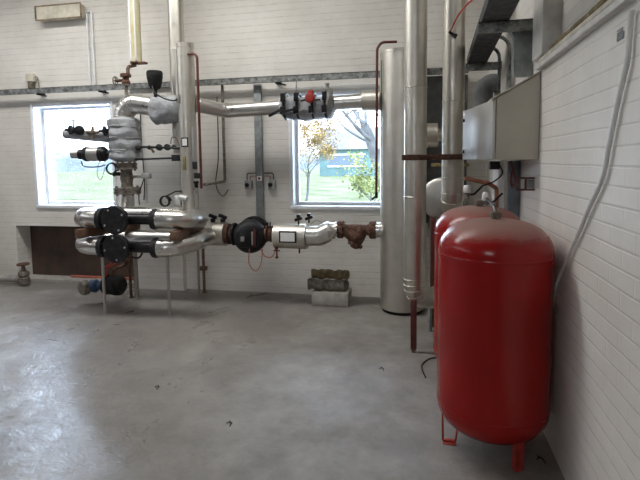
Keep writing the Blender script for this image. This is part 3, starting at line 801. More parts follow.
# ================================================================== PIPE LOOPS
def loop(name, z, zr, label, endpts, bandt):
    t = thing(name, label, 'pipe', (-3.0, 4.7, z - .1))
    r = .095
    # rear run + left return bend
    U = [( -2.50, 4.95, zr), (-3.38, 4.95, zr)]
    n = 12
    for k in range(1, n):
        a = PI / 2 + PI * k / n
        U.append((-3.38 + .25 * math.cos(a), 4.70 + .25 * math.sin(a), zr + (z - zr) * k / n))
    U += [(-3.38, 4.45, z), (-3.30, 4.45, z)]
    bm = BM(); sweep(bm, U, r, 32); bands(bm, U, r, [.45, .93, 1.1, 1.3, 1.5, 1.7], h=.002)
    obj('return_bend', bm, 'alu', t)
    F = fillet(endpts, [.2] * 4, 8)
    bm = BM(); sweep(bm, F, r, 32); bands(bm, F, r, bandt, h=.003)
    obj('front_run', bm, 'alu', t)
    return t
up = loop('pipe_loop', 1.035, 1.02, 'upper silver-clad pipe loop with black valve in the front run',
          [(-2.62, 4.45, 1.035), (-2.33, 4.45, 1.03), (-2.33, 4.80, 1.00)], [.0, .22, .30, .36, .42, .50])
lo = loop('pipe_loop', .74, .75, 'lower silver-clad pipe loop with black valve, resting on thin legs',
          [(-2.62, 4.45, .74), (-2.50, 4.45, .74), (-2.31, 4.68, .775), (-2.31, 4.93, .79)], [.0, .16, .35, .52])

def inline_valve(z, label, ph):
    t = thing('isolating_valve', label, 'valve', (-3.05, 4.45, z), 'black flanged valves in the front pipe runs')
    bm = BM(); flange(bm, (-3.265, 4.45, z), (1, 0, 0), .118, .026, 8); lathe(bm, [(0, .075), (.12, .09), (.2, .075)], (-3.25, 4.45, z), (1, 0, 0), 24); obj('inlet_flange', bm, 'blackm', t)
    bm = BM()
    lathe(bm, [(-.02, .07), (.02, .11), (.085, .11), (.09, .142), (.098, .148), (.125, .148), (.132, .142)], (-3.05, 4.45, z), (0, -1, 0), 40)
    bo = obj('valve_cover', bm, 'blackm', t)
    for q in range(4): bm = BM(); bolts(bm, (-3.05, 4.45 - .132, z), (0, -1, 0), .115, 1, .011, .008, ph + q * PI / 2); obj('cover_bolt', bm, 'chrome', bo)
    bm = BM(); sweep(bm, [(-2.98, 4.45, z), (-2.66, 4.45, z)], .058, 24); obj('spool', bm, 'black', t)
    bm = BM(); lathe(bm, [(0, .075), (.01, .105), (.03, .108), (.045, .10), (.07, .10), (.075, .09)], (-2.69, 4.45, z), (1, 0, 0), 32); bolts(bm, (-2.695, 4.45, z), (-1, 0, 0), .085, 4, .010, .01); obj('outlet_flange', bm, 'blackm', t)
inline_valve(1.035, 'black flanged valve in the upper front pipe run', .5)
inline_valve(.74, 'black flanged valve in the lower front pipe run', .15)

LEGS = []
for x, y, z1, r, lab in ((-3.29, 4.44, .655, .016, 'front left thin steel leg under the lower pipe loop'), (-2.57, 4.50, .655, .016, 'front right thin steel leg under the lower pipe loop'),
                      (-3.29, 5.03, .70, .026, 'rear thicker steel leg under the lower pipe loop'), (-3.40, 5.08, .75, .018, 'rear thinner rusty leg beside the thicker one'),
                      (-2.66, 5.38, .72, .016, 'thin leg near the back wall under the large pipe, left of two'), (-2.62, 5.44, 1.0, .018, 'thin dark leg with a clamp near the back wall, right of two')):
    bm = BM(); sweep(bm, [(x, y, 0), (x, y, z1)], r, 14); lathe(bm, [(0, r * 2), (.006, r * 2)], (x, y, 0), seg=14)
    if 'clamp' in lab: box(bm, x - .04, x + .04, y - .03, y + .03, .28, .33, .004)
    LEGS.append((bm, 'rustl' if 'rusty' in lab or 'dark' in lab else 'alud', lab))
for pts, lab in (([(-3.47, 4.30, .89), (-3.24, 5.05, .885)], 'left brown timber packer between the upper and lower pipe loops'),
                 ([(-2.40, 4.32, .885), (-2.42, 5.0, .885)], 'right brown timber packer between the upper and lower pipe loops')):
    bm = BM(); a, b = Vector(pts[0]), Vector(pts[1]); d = b - a
    vs = box(bm, -.035, .035, 0, d.length, -.048, .045, .003)
    rot = Matrix.Rotation(math.atan2(-d.x, d.y), 3, 'Z')
    for v in vs: v.co = rot @ v.co + a
    tag(obj('timber_packer', bm, 'wood'), lab, 'timber', 'timber packers between the loops')

# ================================================================== CENTRE RUN (pump line) at Y = 5.1
ZG = .795
g = thing('header_pipe', 'large silver-clad pipe end leading into the black pump', 'pipe', (-2.265, 5.1, ZG - .14))
bm = BM(); pts = [(-2.485, 5.1, ZG), (-2.165, 5.1, ZG)]; sweep(bm, pts, .135, 40); bands(bm, pts, .135, [.05, .2, .31], h=.003); obj('cladding', bm, 'aluw', g)
bm = BM(); lathe(bm, [(0, .135), (.004, .137), (.01, .11)], (-2.165, 5.1, ZG), (1, 0, 0), 40); obj('end_plate', bm, 'alud', g)
for q, (b__, m__, lab) in enumerate(LEGS): obj('leg', b__, m__, lo if q < 4 else g)
for x, lab in ((-2.32, 'left black T-handle on top of the large silver pipe beside the pump'), (-2.20, 'right black T-handle on top of the large silver pipe beside the pump')):
    bm = BM(); z = ZG + .13; sweep(bm, [(x, 5.1, z), (x, 5.1, z + .07)], .01, 10); box(bm, x - .05, x + .05, 5.078, 5.122, z + .05, z + .088, .01, R('Y', 20)); box(bm, x - .024, x + .024, 5.08, 5.12, z + .0, z + .045, .006)
    tag(obj('tee_handle', bm, 'black'), lab, 'handle')
pu = thing('circulation_pump', 'large black circulation pump with a red stripe on its face', 'pump', (-1.890, 5.05, .6))
bm = BM(); lathe(bm, [(-.05, .05), (-.04, .115), (-.015, .118), (0, .118), (.004, .07), (.10, .07)], (-2.120, 5.1, ZG), (1, 0, 0), 32); obj('inlet_flange', bm, 'rust', pu)
bm = BM(); lathe(bm, [(0, .128), (.012, .13), (.024, .128), (.03, .08), (.05, .08)], (-2.075, 5.1, ZG), (1, 0, 0), 36); obj('flange_disc', bm, 'blackm', pu)
bm = BM(); ax = Vector((.35, -1, 0)).normalized()
lathe(bm, [(-.20, .10), (-.17, .15), (-.10, .18), (0, .188), (.08, .185), (.12, .17), (.15, .135), (.155, .10)], (-1.870, 5.09, ZG - .015), ax, 44); obj('volute', bm, 'blackm', pu)
bm = BM(); lathe(bm, [(-.18, .14), (-.16, .175), (-.03, .185), (-.02, .17)], (-1.850, 5.16, ZG + .01), ax, 44); obj('motor_shell', bm, 'rubber', pu)
front = Vector((-1.870, 5.09, ZG - .015)) + ax * .157; ux = Vector((1, .35, 0)).normalized()
def facebox(bm, u0, u1, z0, z1, d0, d1, bev=.003):
    rot = Matrix((ux, -ax, Vector((0, 0, 1)))).transposed()
    vs = box(bm, u0, u1, -d1, -d0, z0, z1, bev)
    for v in vs: v.co = rot @ v.co + front
bm = BM(); facebox(bm, -.115, .085, -.105, .105, -.03, .012, .02); cp = obj('control_head', bm, 'black', pu)
bm = BM(); facebox(bm, .038, .058, -.10, .10, .010, .016); obj('red_stripe', bm, 'redbrown', cp)
bm = BM(); facebox(bm, .012, .030, -.08, .07, .010, .014); obj('grey_stripe', bm, 'grey', cp)
bm = BM(); facebox(bm, -.105, -.065, -.035, .02, .010, .014); obj('display', bm, 'grey', cp)
bm = BM(); lathe(bm, [(-.16, .06), (-.085, .06), (-.085, .09), (-.06, .09), (-.06, .06), (-.03, .06), (-.03, .092), (-.005, .092), (0, .06), (.03, .06)], (-1.605, 5.1, ZG + .01), (1, 0, 0), 28); obj('outlet_flange', bm, 'rust', pu)
bm = BM(); 
for k in range(3): sweep(bm, [(-1.69 + k * .03, 5.06, ZG + .08), (-1.67 + k * .03, 5.02, ZG + .15)], .008, 8)
obj('small_valves', bm, 'blackm', pu)
for pp, lab in (([(-1.825, 4.93, .66), (-1.835, 4.93, .50), (-1.765, 4.94, .415), (-1.705, 4.95, .50), (-1.685, 4.96, .66)], 'longer orange lead looping below the pump'),
                ([(-1.705, 4.97, .66), (-1.675, 4.98, .58), (-1.605, 5.0, .56), (-1.565, 5.02, .62), (-1.565, 5.03, .72)], 'shorter orange lead looping below the pump outlet')):
    bm = BM(); sweep(bm, smooth(pp), .0055, 6); tag(obj('orange_lead', bm, 'orange'), lab, 'cable')
bm = BM(); lathe(bm, [(0, .018), (.02, .018), (.02, .009), (.10, .009), (.10, .016), (.13, .016)], (-1.530, 4.98, .555), seg=10); sweep(bm, [(-1.565, 4.98, .64), (-1.495, 4.98, .64)], .008, 8)
tag(obj('drain_cock', bm, 'redbrown'), 'small drain cock hanging under the left end of the silver jacket', 'valve')

j = thing('insulation_jacket', 'silver clad valve box with a framed white label, right of the pump', 'insulation', (-1.395, 5.1, .66))
bm = BM(); pts = [(-1.580, 5.1, ZG - .01), (-1.215, 5.1, ZG - .01)]; sweep(bm, pts, .138, 40); bands(bm, pts, .138, [.02, .34], h=.003); obj('cladding', bm, 'aluw', j)
bm = BM(); box(bm, -1.495, -1.300, 4.951, 4.966, ZG - .062, ZG + .065, .002); obj('label_frame', bm, 'blackm', j)
bm = BM(); box(bm, -1.477, -1.318, 4.948, 4.952, ZG - .046, ZG + .049); obj('label_sheet', bm, 'paper', j)
bm = BM(); sweep(bm, [(-1.305, 5.1, ZG - .14), (-1.305, 5.1, ZG - .20)], .01, 8); obj('drain_stub', bm, 'blackm', j)
for x, y, lab in ((-1.305, 5.08, 'front black T-handle on the silver jacket below the right window'), (-1.215, 5.2, 'rear black T-handle on the silver jacket below the right window')):
    bm = BM(); z = ZG + .125; sweep(bm, [(x, y, z), (x, y, z + .09)], .01, 10); box(bm, x - .045, x + .045, y - .022, y + .022, z + .04, z + .075, .01, R('Y', -20)); box(bm, x - .02, x + .02, y - .02, y + .02, z + .075, z + .11, .006)
    tag(obj('tee_handle', bm, 'black'), lab, 'handle')
el = thing('offset_bend', 'silver-clad offset bend between the jacket and the rusty strainer', 'pipe', (-1.065, 5.1, .7))
bm = BM(); pts = fillet([(-1.210, 5.1, ZG - .005), (-1.065, 5.1, ZG), (-0.965, 5.1, ZG + .055), (-0.895, 5.1, ZG + .06)], .12, 6)
sweep(bm, pts, [.108] * (len(pts) - 4) + [.104, .098, .09, .085], 36); bands(bm, pts, .108, [.03, .10, .15], h=.003); obj('cladding', bm, 'alu', el)
bm = BM(); sweep(bm, smooth([(-1.165, 5.05, ZG + .13), (-1.085, 5.03, ZG + .18), (-1.015, 5.03, ZG + .13)]), .005, 6); obj('wire', bm, 'alud', el)
ZS = .87
ys = thing('strainer', 'rusty brown Y-strainer between flanges beside the broad silver cylinder', 'strainer', (-0.665, 5.1, .62))
bm = BM(); flange(bm, (-0.840, 5.1, ZS), (1, 0, 0), .098, .028, 8, .06); obj('left_flange', bm, 'rust', ys)
bm = BM(); flange(bm, (-0.490, 5.1, ZS), (1, 0, 0), .098, .028, 8, .06); obj('right_flange', bm, 'rust', ys)
bm = BM(); lathe(bm, [(0, .06), (.08, .06), (.2, .058), (.32, .055)], (-0.825, 5.1, ZS), (1, 0, 0), 28)
sweep(bm, [(-.80, 5.1, ZS), (-.72, 5.09, ZS - .05), (-.66, 5.08, ZS - .09)], [.062, .072, .074], 24)
lathe(bm, [(0, .07), (.10, .072), (.17, .062), (.17, .085), (.195, .085), (.2, .07), (.23, .03)], Vector((-0.605, 5.1, ZS + .01)), Vector((-.45, -.1, -1)), 28)
bolts(bm, Vector((-0.605, 5.1, ZS + .01)) + Vector((-.45, -.1, -1)).normalized() * .195, Vector((-.45, -.1, -1)), .07, 6, .009, .015)
obj('strainer_body', bm, 'rust', ys)
bm = BM(); sweep(bm, [(-0.455, 5.1, ZS), (-0.345, 5.1, ZS)], .082, 28)
tag(obj('pipe_collar', bm, 'alu'), 'short bright clad collar joining the strainer to the silver cylinder', 'pipe')
bm = BM(); sweep(bm, [(-0.900, 5.1, ZS), (-0.865, 5.1, ZS)], .08, 28)
tag(obj('pipe_collar', bm, 'alu'), 'short bright clad collar on the left of the rusty strainer', 'pipe')

# ================================================================== UPPER HORIZONTAL PIPE
f = thing('upper_pipe', 'long silver-clad pipe high across the back wall into the silver cylinder', 'pipe', (-1.3, 5.15, 2.15))
pts = fillet([(-2.40, 4.92, 2.24), (-2.13, 5.16, 2.185), (-.60, 5.13, 2.235), (-.40, 5.12, 2.235)], [.06, .05], 5)
bm = BM(); sweep(bm, pts, .078, 36); bands(bm, pts, .078, [.03, .30, .36, 1.1, 1.7], h=.003); obj('cladding', bm, 'alu', f)
bm = BM(); lathe(bm, [(0, .085), (.004, .108), (.19, .108), (.2, .10)], (-.605, 5.125, 2.235), (1, 0, 0), 36); bands(bm, [(-.605, 5.125, 2.235), (-.4, 5.125, 2.235)], .108, [.03], h=.003); obj('end_sleeve', bm, 'aluw', f)
bk = thing('insulation_blanket', 'grey insulation blanket strapped round the high pipe above the right window', 'insulation', (-1.22, 5.12, 2.06))
bm = BM()
n = 26; P_ = []; R__ = []
for k in range(n + 1):
    t_ = k / n; x = -1.51 + .64 * t_; P_.append((x, 5.12, 2.20 + .012 * math.sin(t_ * 9)))
    R__.append(.118 * (min(1, .35 + 8 * t_, .35 + 8 * (1 - t_))) + .006 * math.sin(t_ * 30))
sweep(bm, P_, R__, 36, nz=.022, nsc=9)
for v in bm.verts:
    if v.co.z > 2.28: v.co.z = 2.28 + (v.co.z - 2.28) * .5
    if v.co.z < 2.2: v.co.z -= .02
obj('fabric', bm, 'blanket', bk, 60)
for x in (-1.43, -1.285, -1.12, -.98):
    bm = BM(); pts = [(x, 5.12 + .128 * math.sin(a), 2.205 + .138 * math.cos(a)) for a in [2 * PI * q / 28 for q in range(28)]]
    sweep(bm, pts, .014, 8, closed=True); obj('strap', bm, 'black', bk)
    bm = BM(); box(bm, x - .024, x + .024, 4.965, 4.99, 2.24, 2.33, .004); obj('strap_end', bm, 'black', bk); bm = BM(); box(bm, x - .030, x + .020, 4.96, 4.992, 2.11, 2.19, .006); obj('buckle', bm, 'black', bk)
for x, a, lab in ((-1.44, 25, 'leftmost black lever sticking out of the strapped blanket'), (-1.29, 12, 'second black lever from the left on the strapped blanket')):
    bm = BM(); box(bm, x - .15, x, 4.93, 4.955, 2.14, 2.17, .006, R('Y', -a), (x, 4.94, 2.155)); lathe(bm, [(-.05, .016), (.01, .016)], (x, 4.95, 2.155), (0, -1, 0), 10)
    tag(obj('lever_handle', bm, 'black'), lab, 'lever')
rh = thing('red_valve_handle', 'red valve hub with black lever in the middle of the strapped blanket', 'valve', (-1.115, 4.95, 2.22))
bm = BM(); lathe(bm, [(-.06, .03), (-.02, .05), (.02, .055), (.035, .045), (.04, .03)], (-1.125, 4.95, 2.265), (0, -1, 0), 8); box(bm, -1.150, -1.090, 4.93, 4.96, 2.28, 2.345, .008); obj('hub', bm, 'redp', rh)
bm = BM(); sweep(bm, [(-1.225, 4.94, 2.24), (-1.165, 4.93, 2.25)], .012, 8); sweep(bm, [(-1.075, 4.93, 2.24), (-1.015, 4.94, 2.245)], .01, 8); obj('lever', bm, 'black', rh)
bm = BM(); sweep(bm, smooth([(-.95, 5.0, 2.20), (-.925, 4.98, 2.27), (-.925, 4.98, 2.33), (-.95, 4.98, 2.36)]), .03, 14, nz=.006, nsc=20); lathe(bm, [(0, .02), (.05, .02), (.05, .026), (.065, .026)], (-.95, 4.98, 2.35), seg=12)
tag(obj('wrapped_stub', bm, 'foil'), 'pale wrapped stub pipe standing up at the right end of the blanket', 'pipe')
bm = BM(); sweep(bm, [(-1.335, 5.16, 2.30), (-1.335, 5.22, 2.53)], .007, 8)
tag(obj('hanger_rod', bm, 'steel'), 'thin hanger rod from the steel rail down to the blanket', 'rod')

# ================================================================== LEFT ASSEMBLY (Y = 5.0)
AX, AY = -3.33, 5.0
a = thing('clad_bend', 'silver-clad bend at the top of the wrapped valve assembly', 'pipe', (AX, AY, 2.1))
pts = fillet([(AX, AY, 2.08), (AX, AY, 2.32), (-2.88, AY, 2.235)], .16, 5)
bm = BM(); sweep(bm, pts, .112, 36); bands(bm, pts, .112, [.06, .13, .19, .24, .30], h=.004); obj('cladding', bm, 'alu', a, 11)
b_ = thing('insulation_blanket', 'bulky grey insulation blanket wrapped round the vertical valve by the left window', 'insulation', (AX, AY, 1.63))
bm = BM(); n = 40; P_ = []; R__ = []
for k in range(n + 1):
    t_ = k / n; P_.append((AX, AY, 1.63 + .50 * t_)); base = .172 * min(1, .62 + 5 * t_, .72 + 6 * (1 - t_))
    R__.append(base + .010 * abs(math.sin(t_ * 12.5)) - .004)
sweep(bm, P_, R__, 44, nz=.028, nsc=7.5); obj('fabric', bm, 'blanket', b_, 60)
bm = BM()
for z in (1.76, 1.90, 2.03):
    pts = [(AX + .176 * math.cos(q), AY + .176 * math.sin(q), z + .006 * math.sin(q * 3)) for q in [2 * PI * w / 36 for w in range(36)]]; sweep(bm, pts, .007, 6, closed=True)
obj('lacing', bm, 'grey', b_)
b2 = thing('insulation_blanket', 'grey insulation blanket slanting between the silver bend and the tall cylinder', 'insulation', (-2.8, AY, 2.05))
bm = BM(); n = 26; P_ = []; R__ = []
for k in range(n + 1):
    t_ = k / n; P_.append((-2.94 + .36 * t_, AY, 2.21 - .0 * t_)); R__.append((.165 - .035 * t_) * min(1, .8 + 4 * t_, .6 + 3 * (1 - t_)) + .006 * abs(math.sin(t_ * 14)))
sweep(bm, P_, R__, 40, nz=.03, nsc=8); obj('fabric', bm, 'blanket', b2, 60)
fv = thing('flanged_valve', 'rusty grey flanged valve body below the vertical grey blanket', 'valve', (AX, AY, 1.12))
bm = BM(); flange(bm, (AX, AY, 1.58), (0, 0, 1), .12, .038, 8); obj('upper_flange', bm, 'greyiron', fv)
bm = BM(); lathe(bm, [(0, .07), (.07, .062), (.13, .075), (.2, .062), (.27, .075)], (AX, AY, 1.31), seg=28); obj('valve_body', bm, 'greyiron', fv)
bm = BM(); flange(bm, (AX, AY, 1.295), (0, 0, 1), .15, .038, 8); obj('lower_flange', bm, 'greyiron', fv)
bm = BM(); lathe(bm, [(0, .022), (.06, .022), (.06, .028), (.08, .028)], (AX - .06, AY - .03, 1.49), (-1, -.3, 0), 12); obj('test_cock', bm, 'blackm', fv)
bm = BM(); sweep(bm, [(AX, AY, 1.08), (AX, AY, 1.275)], .075, 28)
tag(obj('drop_pipe', bm, 'alu'), 'short silver drop pipe from the flanged valve into the upper loop', 'pipe')
# branch with hand valves
br_ = thing('branch_pipe', 'grey wrapped branch pipe pointing left across the left window', 'pipe', (-3.75, 4.9, 1.9))
bm = BM(); sweep(bm, [(-3.48, 4.95, 1.915), (-3.75, 4.88, 1.935), (-3.97, 4.82, 1.955), (-3.99, 4.81, 1.955)], [.064, .058, .054, .035], 24, nz=.006); obj('wrap', bm, 'blanket', br_)
def handwheel(x, y, z, ax, r, label, grp=None, m1='blackm', m2='blackm'):
    t = thing('hand_valve', label, 'valve', (x, y, z), grp)
    A = Vector(ax).normalized()
    bm = BM(); lathe(bm, [(-.03, r * .7), (-.02, r), (.0, r), (.01, r * .6)], (x, y, z), A, 24); obj('valve_wheel', bm, m1, t)
    bm = BM(); lathe(bm, [(-.09, r * .55), (-.07, r * .75), (-.04, r * .5), (.03, r * .25), (.05, r * .25)], (x, y, z), A, 16); obj('valve_body', bm, m2, t)
    return t
w = handwheel(-3.86, 4.76, 1.995, (-.6, -1, 0), .052, 'left dark hand valve on the branch pipe in front of the left window')
bm = BM(); sweep(bm, [(-3.83, 4.79, 2.0), (-3.83, 4.79, 2.10)], .008, 8); sweep(bm, [(-3.87, 4.79, 2.10), (-3.79, 4.79, 2.10)], .006, 8); obj('spindle', bm, 'blackm', w)
handwheel(-3.76, 4.79, 1.99, (.4, -1, 0), .055, 'second hand valve from the left on the branch pipe', m1='blackm')
w = handwheel(-3.62, 4.82, 1.98, (0, 0, 1), .026, 'small bronze hand valve on the branch pipe', m1='greyiron', m2='rustl')
bm = BM(); sweep(bm, [(-3.62, 4.84, 1.95), (-3.62, 4.84, 2.03)], .012, 8); sweep(bm, [(-3.69, 4.82, 1.965), (-3.55, 4.84, 1.965)], .016, 8); obj('tail_piece', bm, 'rustl', w)
handwheel(-3.50, 4.86, 1.98, (-1, -.4, 0), .055, 'black round flange where the branch pipe meets the grey blanket')
# motor actuator
m_ = thing('valve_actuator', 'silver and black motor actuator pointing left across the left window', 'actuator', (-3.7, 4.85, 1.63))
dm = Vector((1, .12, 0)).normalized(); o0 = Vector((-3.91, 4.84, 1.72))
bm = BM(); lathe(bm, [(0, .044), (.006, .05), (.095, .05)], o0, dm, 28); obj('end_cap', bm, 'alud', m_)  # end cap and motor body take darker metal for their backlit shade
bm = BM(); lathe(bm, [(.09, .045), (.095, .06), (.15, .06), (.155, .078), (.175, .088), (.205, .088)], o0, dm, 32); obj('black_collar', bm, 'black', m_)
bm = BM(); lathe(bm, [(.20, .083), (.345, .083)], o0, dm, 36); obj('motor_body', bm, 'alud', m_)
bm = BM(); lathe(bm, [(.34, .088), (.385, .088), (.41, .07), (.42, .03), (.52, .03)], o0, dm, 32); obj('black_end', bm, 'black', m_)
bm = BM(); sweep(bm, smooth([(-3.79, 4.84, 1.64), (-3.77, 4.84, 1.59), (-3.68, 4.83, 1.575), (-3.55, 4.82, 1.58), (-3.47, 4.82, 1.60)]), .008, 8)
tag(obj('actuator_cable', bm, 'black'), 'black cable sagging below the silver and black actuator', 'cable')
for c_, r_, lab in (((-3.37, 4.80, 1.555), .06, 'black cable coil hanging below the grey blanket beside the window'),):
    bm = BM()
    pts = [(c_[0] + r_ * math.cos(q) * (1 + .08 * math.sin(q * .37)), c_[1] - .004 * q / 2, c_[2] + r_ * math.sin(q) * (1 + .1 * math.cos(q * .6))) for q in [2 * PI * 3 * w / 72 for w in range(73)]]
    sweep(bm, pts, .006, 6); tag(obj('cable_coil', bm, 'black'), lab, 'cable')
bm = BM(); sweep(bm, smooth([(-3.53, 4.80, 1.64), (-3.56, 4.79, 1.50), (-3.52, 4.79, 1.43), (-3.48, 4.79, 1.50), (-3.46, 4.8, 1.58)]), .003, 6)
tag(obj('thin_wire', bm, 'black'), 'very thin wire loop hanging below the actuator', 'cable')
# rusty valve on top
rv = thing('stop_valve', 'small rusty stop valve with a handwheel on top of the silver bend', 'valve', (-3.25, 4.95, 2.40))
bm = BM(); lathe(bm, [(0, .022), (.10, .016), (.10, .042), (.115, .042)], (-3.25, 4.95, 2.385), seg=20); obj('neck', bm, 'greyiron', rv)
bm = BM(); lathe(bm, [(0, .045), (.02, .048), (.04, .036), (.075, .032), (.075, .058), (.095, .06), (.11, .055), (.115, .025)], (-3.25, 4.95, 2.505), seg=24)
sweep(bm, [(-3.26, 4.95, 2.545), (-3.36, 4.93, 2.54)], .017, 12); obj('valve_body', bm, 'rust', rv)
bm = BM(); ring = [(-3.37, 4.93 + .045 * math.cos(q), 2.54 + .045 * math.sin(q)) for q in [2 * PI * w / 24 for w in range(24)]]; sweep(bm, ring, .007, 8, closed=True)
for q in (0, PI / 2): sweep(bm, [(-3.37, 4.93 - .045 * math.cos(q), 2.54 - .045 * math.sin(q)), (-3.37, 4.93 + .045 * math.cos(q), 2.54 + .045 * math.sin(q))], .005, 6)
obj('handwheel', bm, 'greyiron', rv)
bm = BM(); sweep(bm, fillet([(-3.22, 4.95, 2.615), (-3.22, 4.95, 2.69), (-3.13, 4.97, 2.71)], .04), .02, 14); obj('outlet_bend', bm, 'rustl', rv)
# black float / air vent can
av = thing('air_vent', 'black bulbous vent can standing above the slanting grey blanket', 'vent', (-2.88, 4.92, 2.3))
bm = BM(); lathe(bm, [(0, .05), (.03, .068), (.12, .085), (.17, .088), (.19, .08), (.195, .05)], (-2.875, 4.92, 2.43), seg=28); obj('can', bm, 'rubber', av)
bm = BM(); lathe(bm, [(0, .02), (.07, .02), (.07, .03), (.1, .03)], (-2.875, 4.92, 2.34), seg=14); obj('stem', bm, 'blackm', av)
bm = BM(); sweep(bm, smooth([(-2.87, 4.85, 2.45), (-2.83, 4.83, 2.38), (-2.72, 4.80, 2.31), (-2.60, 4.80, 2.275), (-2.55, 4.80, 2.29)]), .008, 8)
tag(obj('sensor_cable', bm, 'black'), 'dark cable from the black vent can to the capped cylinder', 'cable')
# valve chain between blanket and E
ch = thing('balance_line', 'thin dark pipe with small valves between the vertical blanket and the cylinder', 'pipe', (-2.9, 4.95, 1.85))
bm = BM(); sweep(bm, [(-3.16, 4.95, 1.80), (-2.60, 4.9, 1.77)], .013, 10); obj('pipe', bm, 'blackm', ch)
for x, r_ in ((-3.12, .03), (-2.98, .024), (-2.86, .036), (-2.76, .036), (-2.68, .024)):
    bm = BM(); lathe(bm, [(-.03, r_ * .5), (-.02, r_), (.02, r_), (.03, r_ * .5)], (x, 4.93, 1.785), (.25, -1, .1), 16); obj('valve', bm, 'blackm', ch)
bm = BM(); sweep(bm, [(-2.97, 4.93, 1.79), (-2.93, 4.93, 1.73)], .014, 8); sweep(bm, smooth([(-2.72, 4.93, 1.82), (-2.70, 4.93, 1.89), (-2.65, 4.93, 1.88), (-2.60, 4.93, 1.78)]), .006, 6); obj('side_cock', bm, 'rustl', ch)
bm = BM(); sweep(bm, [(-3.18, 4.95, 1.655), (-2.62, 4.92, 1.665)], .011, 10); box(bm, -2.69, -2.60, 4.88, 4.94, 1.63, 1.70, .004); box(bm, -2.60, -2.55, 4.88, 4.94, 1.645, 1.69, .004)
tag(obj('lower_balance_line', bm, 'blackm'), 'straight thin black pipe with a block, just below the line of small valves', 'pipe')
ts = thing('thermostat', 'small grey sensor head on a probe right of the flanged valve', 'sensor', (-3.05, 4.95, 1.45))
bm = BM(); sweep(bm, [(-3.26, 4.98, 1.46), (-3.08, 4.95, 1.46)], .014, 10); obj('probe', bm, 'greyiron', ts)
bm = BM(); box(bm, -3.09, -2.99, 4.91, 4.98, 1.435, 1.50, .01); obj('head', bm, 'grey', ts)
for pp, r_, lab in (([(-3.05, 4.9, 1.435), (-3.08, 4.9, 1.36), (-3.12, 4.9, 1.25), (-3.12, 4.9, 1.14)], .006, 'thin cable dropping from the sensor head to the upper loop'),
                    ([(-3.40, 5.46, 2.4), (-3.41, 5.46, 1.9), (-3.39, 5.46, 1.4), (-3.41, 5.46, 1.15)], .007, 'dark cable running down the brick pier behind the flanged valve')):
    bm = BM(); sweep(bm, smooth(pp), r_, 6); tag(obj('hanging_cable', bm, 'black'), lab, 'cable')
bm = BM(); c_ = (-2.76, 4.86, 1.19)
pts = [(c_[0] + .058 * math.cos(q), c_[1] - .004 * q, c_[2] + .055 * math.sin(q)) for q in [2 * PI * 2.2 * w / 60 for w in range(61)]]
pts += [(-2.70, 4.86, 1.27), (-2.64, 4.85, 1.295), (-2.55, 4.83, 1.30)]
sweep(bm, pts, .008, 6); tag(obj('cable_coil', bm, 'black'), 'black cable coil hanging just above the upper loop left of the cylinder', 'cable')
bm = BM(); sweep(bm, [(-2.56, 4.80, 1.24), (-2.47, 4.79, 1.22)], .028, 14); box(bm, -2.65, -2.585, 4.84, 4.88, 1.15, 1.25, .008)
tag(obj('cable_box', bm, 'clear'), 'small white cable box at the foot of the capped cylinder', 'junction box')

# ================================================================== LOW PUMP WITH BLUE HEAD
lp = thing('low_pump', 'small dark pump with a blue end hanging low near the recess', 'pump', (-3.45, 4.75, .12))
bm = BM(); lathe(bm, [(0, .075), (.02, .10), (.10, .115), (.16, .11), (.19, .08)], (-3.47, 4.77, .235), (1, -.12, 0), 32); obj('motor', bm, 'rubber', lp)
bm = BM(); lathe(bm, [(-.02, .045), (0, .11), (.03, .115), (.035, .06), (.05, .05)], (-3.50, 4.775, .235), (1, -.12, 0), 28); obj('back_plate', bm, 'blackm', lp)
bm = BM(); lathe(bm, [(0, .05), (.02, .07), (.09, .075), (.12, .05), (.2, .045)], (-3.69, 4.72, .225), (1, .15, 0), 28); obj('blue_housing', bm, 'blue', lp)
bm = BM(); lathe(bm, [(0, .02), (.001, .07), (.03, .085), (.07, .085), (.075, .05)], (-3.73, 4.64, .215), (.35, .9, 0), 28); obj('end_flange', bm, 'greyiron', lp)
bm = BM(); sweep(bm, smooth([(-3.42, 4.75, .34), (-3.38, 4.77, .42), (-3.28, 4.83, .48), (-3.27, 4.88, .68)]), .02, 10)
lathe(bm, [(0, .05), (.03, .055), (.05, .03), (.10, .03)], (-3.28, 4.85, .50), seg=16); box(bm, -3.34, -3.22, 4.80, 4.88, .60, .64, .004)
tag(obj('pump_riser', bm, 'rust'), 'rusty riser fitting between the low pump and the lower loop', 'pipe')
for off in (0, .05):
    bm = BM(); sweep(bm, smooth([(-3.52 + off, 4.74, .33), (-3.50 + off, 4.72, .42), (-3.38 + off, 4.72, .50), (-3.40 + off, 4.74, .58)]), .009, 8)
    tag(obj('red_hose', bm, 'redp'), 'left red hose rising from the low pump' if off == 0 else 'right red hose rising from the low pump', 'hose')
bm = BM(); sweep(bm, smooth([(-3.22, 4.85, .55), (-3.13, 4.85, .54), (-3.08, 4.85, .60), (-3.06, 4.86, .70)]), .012, 8)
tag(obj('bent_pipe', bm, 'blackm'), 'dark thin bent pipe curving up under the lower loop behind the legs', 'pipe')

